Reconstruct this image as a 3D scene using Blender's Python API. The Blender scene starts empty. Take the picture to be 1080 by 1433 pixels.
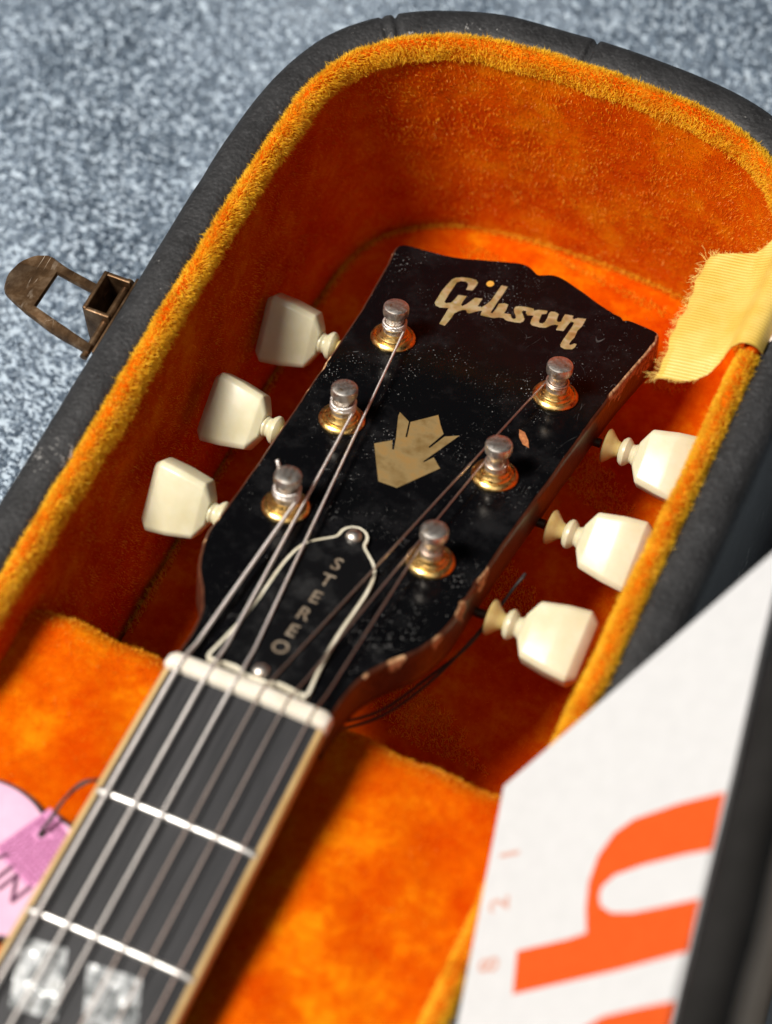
import bpy, bmesh, math, random
import numpy as np
from mathutils import Vector, Matrix, noise

random.seed(7)
rng = np.random.default_rng(11)
S = bpy.context.scene
COL = S.collection
MM = 0.001
Z0 = 95.0            # millimetres from the carpet up to the fretboard plane

# ------------------------------------------------------------------ camera
cam_d = bpy.data.cameras.new('camera')
cam_d.sensor_fit = 'VERTICAL'
cam_d.sensor_height = 36.0
cam_d.lens = 94.8
cam_d.clip_start = 0.02
cam_d.clip_end = 50.0
cam = bpy.data.objects.new('camera', cam_d)
COL.objects.link(cam)
_r = ((0.906305, 0.420424, -0.043060), (0.340404, -0.786573, -0.515198), (-0.250472, 0.452269, -0.855989))
_x, _d, _f = (Vector(v).normalized() for v in _r)
_m = Matrix((_x, -_d, -_f)).transposed().to_4x4()
_m.translation = Vector((178.365, -243.546, 576.292 + Z0)) * MM
cam.matrix_world = _m
cam_d.dof.use_dof = True
cam_d.dof.focus_distance = 0.742
cam_d.dof.aperture_fstop = 7.6
cam_d.dof.aperture_blades = 0
S.camera = cam

# ------------------------------------------------------------------ light
wd = bpy.data.worlds.new('World')
S.world = wd
wd.use_nodes = True
bg = wd.node_tree.nodes['Background']
bg.inputs['Color'].default_value = (0.80, 0.90, 1.0, 1)
bg.inputs['Strength'].default_value = 0.014


def area(name, target, direction, dist, size, power, color, sizey=None):
    d = bpy.data.lights.new(name, 'AREA')
    d.shape = 'RECTANGLE' if sizey else 'DISK'
    d.size = size
    if sizey:
        d.size_y = sizey
    d.energy = power
    d.color = color
    o = bpy.data.objects.new(name, d)
    COL.objects.link(o)
    dv = Vector(direction).normalized()
    o.location = Vector(target) * MM + Vector((0, 0, Z0 * MM)) - dv * dist
    o.rotation_euler = dv.to_track_quat('-Z', 'Y').to_euler()
    return o


area('key_lamp', (0, 60, -20), (0.42, 0.31, -1.0), 1.6, 0.50, 50.0, (1.0, 0.955, 0.89))
area('soft_overhead_lamp', (0, 60, -20), (0.25, -0.28, -1.0), 1.9, 0.8, 1.3, (0.86, 0.93, 1.0), 0.8)

area('window_lamp', (0, 60, -20), (-0.38, 0.52, -1.0), 2.0, 1.0, 4.5, (1.0, 0.93, 0.85), 1.0)

S.view_settings.view_transform = 'Standard'
S.view_settings.look = 'None'
S.view_settings.gamma = 1.0
S.view_settings.use_curve_mapping = False
S.view_settings.exposure = 0.0
S.cycles.max_bounces = 10
S.cycles.diffuse_bounces = 4
S.cycles.use_denoising = True

# ------------------------------------------------------------------ node helpers


class NT:
    def __init__(s, name):
        s.m = bpy.data.materials.new(name)
        s.m.use_nodes = True
        s.t = s.m.node_tree
        s.b = s.t.nodes['Principled BSDF']
        s.out = s.t.nodes['Material Output']
        s._c = None

    def n(s, kind, **kw):
        nd = s.t.nodes.new(kind)
        for k, v in kw.items():
            if k.startswith('i_'):
                nd.inputs[k[2:].replace('_', ' ')].default_value = v
            else:
                setattr(nd, k, v)
        return nd

    def l(s, a, b):
        s.t.links.new(a, b)

    def co(s):
        if s._c is None:
            s._c = s.n('ShaderNodeTexCoord').outputs['Object']
        return s._c

    def mapped(s, scale=(1, 1, 1), rot=(0, 0, 0)):
        mp = s.n('ShaderNodeMapping')
        mp.inputs['Scale'].default_value = scale
        mp.inputs['Rotation'].default_value = rot
        s.l(s.co(), mp.inputs['Vector'])
        return mp.outputs['Vector']

    def noise(s, period_mm, detail=4.0, rough=0.55, vec=None, out='Fac'):
        nd = s.n('ShaderNodeTexNoise')
        nd.inputs['Scale'].default_value = 1000.0 / period_mm
        nd.inputs['Detail'].default_value = detail
        nd.inputs['Roughness'].default_value = rough
        s.l(vec or s.co(), nd.inputs['Vector'])
        return nd.outputs[out]

    def voro(s, period_mm, feature='F1', out='Distance', vec=None, rand=1.0):
        nd = s.n('ShaderNodeTexVoronoi', feature=feature)
        nd.inputs['Scale'].default_value = 1000.0 / period_mm
        nd.inputs['Randomness'].default_value = rand
        s.l(vec or s.co(), nd.inputs['Vector'])
        return nd.outputs[out]

    def ramp(s, fac, stops, interp='LINEAR'):
        nd = s.n('ShaderNodeValToRGB')
        nd.color_ramp.interpolation = interp
        el = nd.color_ramp.elements
        while len(el) < len(stops):
            el.new(0.5)
        for e, (p, c) in zip(el, stops):
            e.position = p
            e.color = (*c, 1) if len(c) == 3 else c
        s.l(fac, nd.inputs['Fac'])
        return nd.outputs['Color']

    def rng(s, fac, a, b, c=0.0, d=1.0):
        nd = s.n('ShaderNodeMapRange')
        for k, v in zip(('From Min', 'From Max', 'To Min', 'To Max'), (a, b, c, d)):
            nd.inputs[k].default_value = v
        s.l(fac, nd.inputs['Value'])
        return nd.outputs['Result']

    def math(s, op, a, b=None):
        nd = s.n('ShaderNodeMath', operation=op)
        for i, v in enumerate((a, b)):
            if v is None:
                continue
            if isinstance(v, (int, float)):
                nd.inputs[i].default_value = v
            else:
                s.l(v, nd.inputs[i])
        return nd.outputs[0]

    def mix(s, fac, a, b, blend='MIX'):
        nd = s.n('ShaderNodeMix', data_type='RGBA', blend_type=blend)
        for sock, v in ((nd.inputs[0], fac), (nd.inputs[6], a), (nd.inputs[7], b)):
            if isinstance(v, (int, float)):
                sock.default_value = v
            elif isinstance(v, tuple):
                sock.default_value = (*v, 1) if len(v) == 3 else v
            else:
                s.l(v, sock)
        return nd.outputs[2]

    def bump(s, height, strength, dist_mm, chain=None):
        nd = s.n('ShaderNodeBump')
        nd.inputs['Strength'].default_value = strength
        nd.inputs['Distance'].default_value = dist_mm * MM
        s.l(height, nd.inputs['Height'])
        if chain is not None:
            s.l(chain, nd.inputs['Normal'])
        return nd.outputs['Normal']

    def set(s, **kw):
        for k, v in kw.items():
            key = {'color': 'Base Color', 'rough': 'Roughness', 'metal': 'Metallic', 'normal': 'Normal', 'spec': 'Specular IOR Level',
                   'sss': 'Subsurface Weight', 'sheen': 'Sheen Weight', 'sheen_tint': 'Sheen Tint', 'sheen_rough': 'Sheen Roughness',
                   'coat': 'Coat Weight', 'coat_rough': 'Coat Roughness', 'aniso': 'Anisotropic'}.get(k, k)
            sock = s.b.inputs[key]
            if isinstance(v, (int, float)):
                sock.default_value = v
            elif isinstance(v, tuple):
                sock.default_value = (*v, 1) if (len(v) == 3 and sock.type == 'RGBA') else v
            else:
                s.l(v, sock)
        return s.m


# ------------------------------------------------------------------ materials
M = {}


def make_materials():
    # carpet ground under the pile
    t = NT('carpet_base')
    c = t.ramp(t.noise(9, 4, 0.7), [(0.3, (0.36, 0.43, 0.50)), (0.7, (0.46, 0.53, 0.60))])
    M['carpet'] = t.set(color=c, rough=0.95, spec=0.1, normal=t.bump(t.noise(3, 3), 0.8, 2.0))
    # carpet yarn: mottled by tuft
    t = NT('carpet_yarn')
    a = t.noise(2.8, 3, 0.6)
    b = t.noise(75, 3, 0.5)
    f = t.math('ADD', t.math('MULTIPLY', a, 0.34), t.math('MULTIPLY', b, 0.78))
    c = t.ramp(f, [(0.40, (0.17, 0.225, 0.295)), (0.53, (0.29, 0.36, 0.44)), (0.64, (0.42, 0.49, 0.57)), (0.78, (0.58, 0.64, 0.70))])
    d = t.n('ShaderNodeBsdfDiffuse')
    tr = t.n('ShaderNodeBsdfTranslucent')
    t.l(c, d.inputs['Color'])
    t.l(c, tr.inputs['Color'])
    mx = t.n('ShaderNodeMixShader', i_Fac=0.5)
    t.l(d.outputs[0], mx.inputs[1])
    t.l(tr.outputs[0], mx.inputs[2])
    t.l(mx.outputs[0], t.out.inputs['Surface'])
    M['yarn'] = t.m
    # black leatherette
    t = NT('black_vinyl')
    grain = t.voro(1.15, 'SMOOTH_F1')
    g2 = t.noise(0.7, 3)
    h = t.math('ADD', grain, t.math('MULTIPLY', g2, 0.6))
    dust = t.noise(9, 5, 0.7)
    fine = t.noise(1.3, 4, 0.7)
    base = t.ramp(dust, [(0.35, (0.010, 0.0098, 0.0105)), (0.7, (0.024, 0.024, 0.0255))])
    base = t.mix(t.rng(fine, 0.52, 0.75, 0, 0.55), base, (0.06, 0.06, 0.063))
    sc = t.rng(t.math('MULTIPLY', t.noise(2.2, 6, 0.75), t.noise(28, 3, 0.6)), 0.37, 0.43)
    base = t.mix(sc, base, (0.30, 0.29, 0.28))
    M['vinyl'] = t.set(color=base, rough=0.62, spec=0.35, normal=t.bump(h, 0.7, 0.28, t.bump(t.noise(14, 3), 0.5, 0.8)))
    # plush backing under the pile, red shade of the walls put into its colour
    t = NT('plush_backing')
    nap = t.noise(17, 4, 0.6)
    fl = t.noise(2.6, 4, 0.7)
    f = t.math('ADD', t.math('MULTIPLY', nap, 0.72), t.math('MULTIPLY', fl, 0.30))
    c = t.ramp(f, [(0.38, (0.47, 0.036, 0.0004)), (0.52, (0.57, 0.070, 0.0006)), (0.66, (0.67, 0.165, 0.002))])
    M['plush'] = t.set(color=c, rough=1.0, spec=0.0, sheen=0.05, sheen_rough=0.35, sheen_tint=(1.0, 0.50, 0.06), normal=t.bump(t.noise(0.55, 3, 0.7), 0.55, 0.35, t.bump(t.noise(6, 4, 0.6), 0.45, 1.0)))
    t = NT('plush_backing_lit')  # cushion copy of the same plush, lit amber tone put into the colour
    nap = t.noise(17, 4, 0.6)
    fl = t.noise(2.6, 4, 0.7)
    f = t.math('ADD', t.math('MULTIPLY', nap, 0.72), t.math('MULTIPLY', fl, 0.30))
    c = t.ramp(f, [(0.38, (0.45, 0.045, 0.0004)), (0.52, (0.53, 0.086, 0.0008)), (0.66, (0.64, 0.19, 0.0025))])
    M['plush_lit'] = t.set(color=c, rough=1.0, spec=0.0, sheen=0.05, sheen_rough=0.35, sheen_tint=(1.0, 0.50, 0.06), normal=t.bump(t.noise(0.55, 3, 0.7), 0.55, 0.35, t.bump(t.noise(6, 4, 0.6), 0.45, 1.0)))
    # pile fibres: attribute 'gold' goes from orange ground pile to bleached gold
    t = NT('plush_pile')
    at = t.n('ShaderNodeAttribute', attribute_name='gold')
    c = t.mix(t.rng(t.noise(15, 4, 0.65), 0.42, 0.62, 0.0, 1.0), (0.70, 0.095, 0.0004), (0.84, 0.24, 0.0015))
    c = t.mix(at.outputs['Fac'], c, (0.95, 0.62, 0.03))
    d = t.n('ShaderNodeBsdfDiffuse')
    tr = t.n('ShaderNodeBsdfTranslucent')
    gl = t.n('ShaderNodeBsdfAnisotropic')
    gl.inputs['Roughness'].default_value = 0.45
    t.l(c, d.inputs['Color'])
    t.l(c, tr.inputs['Color'])
    gl.inputs['Color'].default_value = (1.0, 0.72, 0.32, 1)
    mx = t.n('ShaderNodeMixShader', i_Fac=0.38)
    t.l(d.outputs[0], mx.inputs[1])
    t.l(tr.outputs[0], mx.inputs[2])
    m2 = t.n('ShaderNodeMixShader', i_Fac=0.035)
    t.l(mx.outputs[0], m2.inputs[1])
    t.l(gl.outputs[0], m2.inputs[2])
    t.l(m2.outputs[0], t.out.inputs['Surface'])
    M['pile'] = t.m
    # headstock black lacquer with dust, scratches
    t = NT('black_lacquer')
    spm = t.noise(22, 5, 0.65)
    def dust(cell, lo, hi, keepn, thr):
        d = t.voro(cell)
        k = t.math('GREATER_THAN', t.noise(keepn, 2), thr)
        return t.math('MULTIPLY', t.rng(t.math('SUBTRACT', t.rng(spm, 0.42, 0.70, lo, hi), d), 0.0, 0.03), k)
    speck = t.math('MAXIMUM', dust(0.9, 0.03, 0.20, 1.7, 0.49), t.math('MAXIMUM', dust(2.0, 0.04, 0.12, 2.9, 0.47), dust(0.5, 0.0, 0.22, 2.1, 0.51)))
    # short hair scratches: thin iso-lines of stretched noise, broken up
    def scratch(rot, per):
        n_ = t.noise(per, 1, 0.3, vec=t.mapped((1, 0.05, 1), (0, 0, rot)))
        ln = t.math('LESS_THAN', t.math('ABSOLUTE', t.math('SUBTRACT', n_, 0.5)), 0.0020)
        return t.math('MULTIPLY', ln, t.rng(t.noise(6, 3), 0.60, 0.72))
    scr = t.math('MAXIMUM', scratch(0.9, 7), t.math('MAXIMUM', scratch(-0.5, 9), scratch(1.8, 6)))
    haze = t.rng(t.noise(15, 7, 0.75), 0.50, 0.80, 0.0, 0.022)
    col = t.mix(haze, (0.0025, 0.0025, 0.003), (0.5, 0.5, 0.52))
    col = t.mix(t.math('MULTIPLY', speck, 0.45), col, (0.70, 0.69, 0.67))
    col = t.mix(t.math('MULTIPLY', scr, 0.10), col, (0.7, 0.7, 0.68))
    ro = t.rng(t.noise(15, 6, 0.7), 0.35, 0.75, 0.08, 0.26)
    ro = t.math('MAXIMUM', ro, t.math('MULTIPLY', speck, 0.8))
    M['lacquer'] = t.set(color=col, rough=ro, spec=0.13, normal=t.bump(t.noise(20, 3), 0.12, 0.3))
    # headstock edge: dark cherry lacquer worn to bare wood where 'wear' is high
    t = NT('headstock_edge')
    at = t.n('ShaderNodeAttribute', attribute_name='wear')
    gr = t.noise(1.2, 4, 0.6, vec=t.mapped((1, 0.12, 1)))
    dark = t.ramp(gr, [(0.3, (0.040, 0.012, 0.007)), (0.7, (0.095, 0.032, 0.016))])
    wood = t.ramp(t.noise(1.4, 5, 0.7), [(0.34, (0.12, 0.05, 0.02)), (0.5, (0.48, 0.26, 0.12)), (0.66, (0.76, 0.52, 0.30))])
    f = t.math('ADD', at.outputs['Fac'], t.math('MULTIPLY', t.math('SUBTRACT', t.noise(5, 5, 0.7), 0.5), 1.6))
    f = t.rng(f, 0.60, 0.66)
    M['edge'] = t.set(color=t.mix(f, dark, wood), rough=t.rng(f, 0, 1, 0.32, 0.8), spec=0.35, normal=t.bump(t.noise(1.5, 4), 0.5, 0.3))
    t = NT('bare_wood_chip')
    M['chip'] = t.set(color=t.ramp(t.noise(1.3, 4, 0.7), [(0.3, (0.20, 0.05, 0.015)), (0.7, (0.60, 0.24, 0.08))]), rough=0.8, normal=t.bump(t.noise(0.8, 4), 0.7, 0.3))
    # cherry mahogany
    t = NT('cherry_mahogany')
    gr = t.noise(2.0, 4, 0.6, vec=t.mapped((1, 0.08, 1)))
    M['mahogany'] = t.set(color=t.ramp(gr, [(0.3, (0.10, 0.020, 0.008)), (0.7, (0.22, 0.055, 0.02))]), rough=0.25, coat=0.6, coat_rough=0.12)
    # aged shell inlays
    t = NT('aged_shell')
    n1 = t.noise(5.5, 2, 0.5)
    c = t.ramp(n1, [(0.32, (0.26, 0.15, 0.03)), (0.42, (0.44, 0.32, 0.10)), (0.52, (0.56, 0.50, 0.28)), (0.60, (0.46, 0.37, 0.14)), (0.68, (0.30, 0.18, 0.04))])
    c = t.mix(t.rng(t.noise(3.5, 3), 0.66, 0.70, 0, 0.7), c, (0.62, 0.60, 0.60))
    c = t.mix(0.30, c, t.ramp(t.noise(4.0, 2, 0.5), [(0.36, (0.50, 0.30, 0.16)), (0.47, (0.40, 0.44, 0.20)), (0.55, (0.62, 0.58, 0.40)), (0.64, (0.50, 0.36, 0.22))]))
    M['shell'] = t.set(color=c, rough=0.32, metal=0.45, normal=t.bump(t.noise(3.0, 3), 0.5, 0.5))
    t = NT('amber_dot')
    M['dotgold'] = t.set(color=t.ramp(t.noise(2, 3), [(0.3, (0.55, 0.24, 0.03)), (0.7, (0.75, 0.42, 0.08))]), rough=0.35)
    t = NT('aged_shell_plain')
    c = t.ramp(t.noise(6, 4, 0.6), [(0.34, (0.17, 0.105, 0.035)), (0.5, (0.25, 0.175, 0.075)), (0.64, (0.29, 0.17, 0.055))])
    c = t.mix(t.rng(t.noise(5.3, 2), 0.70, 0.73, 0, 0.7), c, (0.62, 0.62, 0.62))
    M['crown'] = t.set(color=c, rough=0.4, metal=0.15, normal=t.bump(t.noise(1.2, 4), 0.3, 0.2))
    t = NT('pearl_block')
    v = t.noise(7, 3, 0.6, out='Color')
    n = t.noise(4.5, 3, 0.75, vec=v)
    c = t.ramp(t.noise(6.5, 5, 0.7), [(0.34, (0.06, 0.065, 0.065)), (0.45, (0.22, 0.23, 0.23)), (0.55, (0.62, 0.63, 0.63)), (0.66, (0.30, 0.30, 0.28))])
    M['pearl'] = t.set(color=c, rough=0.22, metal=0.35, normal=t.bump(t.noise(5, 3), 0.6, 1.2))
    # metals
    t = NT('aged_nickel')
    c = t.ramp(t.noise(2.0, 5, 0.65), [(0.36, (0.62, 0.57, 0.51)), (0.54, (0.74, 0.69, 0.63)), (0.66, (0.45, 0.29, 0.16))])
    M['nickel'] = t.set(color=c, metal=1.0, rough=t.rng(t.noise(1.2, 5, 0.7), 0.3, 0.7, 0.32, 0.55), normal=t.bump(t.noise(0.5, 4), 0.25, 0.1))
    t = NT('blackened_steel')
    M['darkmetal'] = t.set(color=t.ramp(t.noise(2, 4), [(0.3, (0.03, 0.018, 0.012)), (0.7, (0.09, 0.06, 0.045))]), metal=0.8, rough=0.5)
    t = NT('worn_gold')
    c = t.ramp(t.noise(3.5, 4, 0.6), [(0.35, (0.86, 0.55, 0.17)), (0.6, (0.90, 0.63, 0.25)), (0.78, (0.50, 0.33, 0.15))])
    M['gold'] = t.set(color=c, metal=1.0, rough=t.rng(t.noise(1.5, 5, 0.7), 0.35, 0.7, 0.22, 0.42))
    t = NT('string_steel')
    wv = t.n('ShaderNodeTexWave', wave_type='BANDS', bands_direction='Y')
    wv.inputs['Scale'].default_value = 314 / 0.40
    t.l(t.co(), wv.inputs['Vector'])
    M['wound'] = t.set(color=t.ramp(t.noise(6, 3), [(0.3, (0.80, 0.75, 0.71)), (0.7, (0.92, 0.88, 0.84))]), metal=1.0, rough=0.48, normal=t.bump(wv.outputs['Fac'], 0.6, 0.15))
    t = NT('plain_string')
    M['plain'] = t.set(color=t.ramp(t.noise(8, 3), [(0.3, (0.62, 0.50, 0.43)), (0.7, (0.74, 0.62, 0.55))]), metal=1.0, rough=0.42)
    t = NT('fret_nickel')
    M['fret'] = t.set(color=(0.72, 0.70, 0.67), metal=1.0, rough=0.42)
    t = NT('aged_brass')
    c = t.ramp(t.noise(5, 5, 0.65), [(0.3, (0.06, 0.032, 0.016)), (0.52, (0.15, 0.085, 0.042)), (0.72, (0.30, 0.20, 0.12))])
    sw = t.math('ABSOLUTE', t.math('SUBTRACT', t.noise(5, 1, 0.3, vec=t.mapped((1, 0.12, 1), (0, 0, 0.9))), 0.5))
    c = t.mix(t.math('MULTIPLY', t.math('LESS_THAN', sw, 0.006), t.rng(t.noise(7, 3), 0.5, 0.7)), c, (0.62, 0.50, 0.38))
    M['brass'] = t.set(color=c, metal=0.85, rough=0.42, normal=t.bump(t.noise(1.5, 5), 0.3, 0.2))
    # ebony fretboard
    t = NT('ebony')
    gr = t.noise(1.1, 4, 0.6, vec=t.mapped((1, 0.05, 1)))
    M['ebony'] = t.set(color=t.ramp(gr, [(0.35, (0.012, 0.012, 0.0135)), (0.7, (0.028, 0.027, 0.029))]), rough=0.46, spec=0.30, normal=t.bump(gr, 0.25, 0.1))
    t = NT('cream_binding')
    M['binding'] = t.set(color=t.ramp(t.noise(12, 4), [(0.3, (0.42, 0.25, 0.09)), (0.7, (0.52, 0.35, 0.16))]), rough=0.35, sss=0.1)
    t = NT('bone_nut')
    M['bone'] = t.set(color=t.ramp(t.noise(5, 4), [(0.3, (0.64, 0.58, 0.47)), (0.7, (0.74, 0.69, 0.60))]), rough=0.35, sss=0.15, normal=t.bump(t.noise(2, 4), 0.2, 0.2))
    t.b.inputs['Subsurface Radius'].default_value = (0.003, 0.002, 0.001)
    # tuner buttons
    t = NT('cream_plastic')
    c = t.ramp(t.noise(9, 4, 0.6), [(0.3, (0.54, 0.49, 0.31)), (0.7, (0.62, 0.58, 0.42))])
    M['button'] = t.set(color=c, rough=0.32, spec=0.4, sss=0.6, normal=t.bump(t.noise(4, 3), 0.12, 0.4))
    t.b.inputs['Subsurface Radius'].default_value = (0.004, 0.0028, 0.0014)
    t = NT('amber_plastic')
    M['collar'] = t.set(color=t.ramp(t.noise(4, 4), [(0.3, (0.42, 0.30, 0.10)), (0.7, (0.54, 0.43, 0.19))]), rough=0.3, sss=0.35)
    t.b.inputs['Subsurface Radius'].default_value = (0.004, 0.0025, 0.001)
    # truss rod cover
    t = NT('cover_black')
    M['cover'] = t.set(color=t.mix(t.rng(t.noise(10, 6, 0.75), 0.5, 0.8, 0, 0.05), (0.004, 0.004, 0.0045), (0.5, 0.5, 0.5)), rough=0.24, spec=0.4)
    t = NT('cover_white_ply')
    M['ply'] = t.set(color=t.ramp(t.noise(6, 4), [(0.3, (0.52, 0.46, 0.33)), (0.7, (0.76, 0.71, 0.58))]), rough=0.4)
    t = NT('engraved_cream')
    M['engrave'] = t.set(color=t.ramp(t.noise(1.6, 4, 0.7), [(0.35, (0.10, 0.065, 0.038)), (0.65, (0.26, 0.21, 0.155))]), rough=0.7)
    # ribbon
    t = NT('yellow_ribbon')
    w = t.n('ShaderNodeTexWave', wave_type='BANDS', bands_direction='Y', wave_profile='SIN')
    w.inputs['Scale'].default_value = 314 / 0.95
    w.inputs['Distortion'].default_value = 0.6
    w.inputs['Detail Scale'].default_value = 0.2
    t.l(t.co(), w.inputs['Vector'])
    w2 = t.n('ShaderNodeTexWave', wave_type='BANDS', bands_direction='X', wave_profile='SIN')
    w2.inputs['Scale'].default_value = 314 / 0.6
    t.l(t.co(), w2.inputs['Vector'])
    h = t.math('ADD', w.outputs['Fac'], t.math('MULTIPLY', w2.outputs['Fac'], 0.5))
    c = t.mix(t.math('MULTIPLY', w.outputs['Fac'], 0.9), (0.52, 0.30, 0.035), (0.76, 0.54, 0.12))
    c = t.mix(t.rng(t.noise(9, 4), 0.4, 0.7, 0, 0.4), c, (0.78, 0.60, 0.20))
    M['ribbon'] = t.set(color=c, rough=0.42, spec=0.5, normal=t.bump(h, 0.6, 0.14))
    t = NT('ribbon_thread')
    M['thread'] = t.set(color=t.ramp(t.noise(2, 2), [(0.3, (0.72, 0.45, 0.08)), (0.7, (0.86, 0.62, 0.17))]), rough=0.6)
    t = NT('torn_board')
    M['board'] = t.set(color=t.ramp(t.noise(3, 5, 0.7), [(0.3, (0.50, 0.38, 0.30)), (0.6, (0.78, 0.68, 0.60))]), rough=0.9, normal=t.bump(t.noise(1, 4), 0.6, 0.4))
    # paper goods
    t = NT('white_card')
    M['card'] = t.set(color=t.ramp(t.noise(4, 5, 0.6), [(0.3, (0.455, 0.455, 0.46)), (0.7, (0.485, 0.485, 0.49))]), rough=0.6, spec=0.3)
    t = NT('orange_print')
    M['orange'] = t.set(color=t.ramp(t.noise(3, 4), [(0.3, (0.50, 0.062, 0.006)), (0.7, (0.54, 0.070, 0.008))]), rough=0.6, spec=0.12)
    t = NT('red_print')
    M['redprint'] = t.set(color=t.ramp(t.noise(2, 4), [(0.3, (0.42, 0.20, 0.15)), (0.7, (0.48, 0.30, 0.25))]), rough=0.6)
    t = NT('pink_card')
    M['pink'] = t.set(color=t.ramp(t.noise(6, 4), [(0.3, (0.62, 0.34, 0.47)), (0.7, (0.68, 0.40, 0.53))]), rough=0.55)
    t = NT('pink_band')
    M['pinkband'] = t.set(color=t.ramp(t.noise(3, 4), [(0.3, (0.50, 0.18, 0.36)), (0.7, (0.56, 0.23, 0.42))]), rough=0.55)
    t = NT('mauve_print')
    M['mauve'] = t.set(color=t.ramp(t.noise(2, 4), [(0.3, (0.15, 0.02, 0.09)), (0.7, (0.22, 0.04, 0.14))]), rough=0.6)
    t = NT('plum_print')
    M['plum'] = t.set(color=t.ramp(t.noise(2, 4), [(0.3, (0.07, 0.015, 0.045)), (0.7, (0.13, 0.035, 0.09))]), rough=0.6)
    t = NT('black_backing')
    M['black'] = t.set(color=t.ramp(t.noise(3, 4), [(0.3, (0.012, 0.010, 0.010)), (0.7, (0.03, 0.025, 0.022))]), rough=0.6)
    t = NT('black_edging')
    M['edging'] = t.set(color=t.ramp(t.noise(8, 5, 0.6), [(0.3, (0.007, 0.0065, 0.006)), (0.7, (0.013, 0.012, 0.0115))]), rough=0.8, spec=0.12, normal=t.bump(t.voro(1.1), 0.5, 0.25))
    t = NT('brown_panel')
    M['brown'] = t.set(color=t.ramp(t.noise(6, 5, 0.65), [(0.3, (0.34, 0.24, 0.165)), (0.7, (0.46, 0.34, 0.24))]), rough=0.7, normal=t.bump(t.voro(1.2), 0.4, 0.3))


make_materials()

# ------------------------------------------------------------------ mesh helpers


def tag(o, label=None, cat=None, kind=None, group=None):
    if label:
        o['label'] = label
    if cat:
        o['category'] = cat
    if kind:
        o['kind'] = kind
    if group:
        o['group'] = group
    return o


def thing(name, loc, label, cat):
    o = bpy.data.objects.new(name, None)
    COL.objects.link(o)
    o.empty_display_size = 0.02
    o.location = Vector((loc[0], loc[1], loc[2] + Z0)) * MM
    return tag(o, label, cat)


def link(o, parent=None):
    COL.objects.link(o)
    if parent is not None:
        o.parent = parent
        m = Matrix.Identity(4)
        p = parent
        while p is not None:                      # parents are only ever moved by location / matrix_basis
            m = p.matrix_basis @ m if p.parent is None else p.matrix_parent_inverse @ p.matrix_basis @ m
            p = p.parent
        o.matrix_parent_inverse = m.inverted()
    return o


def build(name, verts, faces, mat, parent=None, smooth=40, world=True):
    """verts in millimetres in the scene frame (z measured from the fretboard plane)"""
    me = bpy.data.meshes.new(name)
    v = np.asarray(verts, float).reshape(-1, 3).copy()
    if world:
        v[:, 2] += Z0
    me.from_pydata((v * MM).tolist(), [], [tuple(f) for f in faces])
    me.validate()
    me.update()
    if smooth:
        for p in me.polygons:
            p.use_smooth = True
        if smooth < 180:
            me.set_sharp_from_angle(angle=math.radians(smooth))
    me.materials.append(M[mat] if isinstance(mat, str) else mat)
    o = bpy.data.objects.new(name, me)
    return link(o, parent)


def catmull(pts, step):
    p = np.asarray(pts, float)
    ext = np.vstack([2 * p[0] - p[1], p, 2 * p[-1] - p[-2]])
    out = []
    for i in range(len(p) - 1):
        a, b, c, d = ext[i:i + 4]
        n = max(2, int(np.linalg.norm(c - b) / step * 2) + 1)
        for t in np.linspace(0, 1, n, endpoint=False):
            out.append(0.5 * ((2 * b) + (c - a) * t + (2 * a - 5 * b + 4 * c - d) * t * t + (3 * b - a - 3 * c + d) * t ** 3))
    out.append(p[-1])
    out = np.array(out)
    s = np.r_[0, np.cumsum(np.linalg.norm(np.diff(out, axis=0), axis=1))]
    k = max(2, int(round(s[-1] / step)) + 1)
    q = np.linspace(0, s[-1], k)
    return np.stack([np.interp(q, s, out[:, j]) for j in range(out.shape[1])], 1)


def grid_faces(nu, nv, closed_v=False, off=0):
    f = []
    for i in range(nu - 1):
        for j in range(nv if closed_v else nv - 1):
            a, b = i * nv + j, i * nv + (j + 1) % nv
            f.append((off + a, off + b, off + b + nv, off + a + nv))
    return f


def tube(path, radii, sides=10, caps=True):
    p = np.asarray(path, float)
    r = np.broadcast_to(np.asarray(radii, float), (len(p),))
    tan = np.gradient(p, axis=0)
    tan /= np.linalg.norm(tan, axis=1)[:, None]
    up = np.array([0.13, 0.21, 1.0])
    v = []
    nrm = None
    for i in range(len(p)):
        if nrm is None:
            nrm = np.cross(tan[i], up)
        nrm = nrm - tan[i] * (nrm @ tan[i])
        nrm /= np.linalg.norm(nrm)
        bi = np.cross(tan[i], nrm)
        for k in range(sides):
            a = 2 * math.pi * k / sides
            v.append(p[i] + r[i] * (math.cos(a) * nrm + math.sin(a) * bi))
    f = grid_faces(len(p), sides, True)
    if caps:
        f.append(tuple(range(sides))[::-1])
        f.append(tuple((len(p) - 1) * sides + k for k in range(sides)))
    return v, f


def lathe(profile, sides=32):
    """profile of (radius, height); returns verts with axis +z"""
    v = []
    for r, h in profile:
        for k in range(sides):
            a = 2 * math.pi * k / sides
            v.append((r * math.cos(a), r * math.sin(a), h))
    f = [tuple(reversed(q)) for q in grid_faces(len(profile), sides, True)]
    f = [q[::-1] for q in f]
    if profile[0][0] > 0:
        f.append(tuple(range(sides))[::-1])
    f.append(tuple((len(profile) - 1) * sides + k for k in range(sides)))
    return v, f


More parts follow.
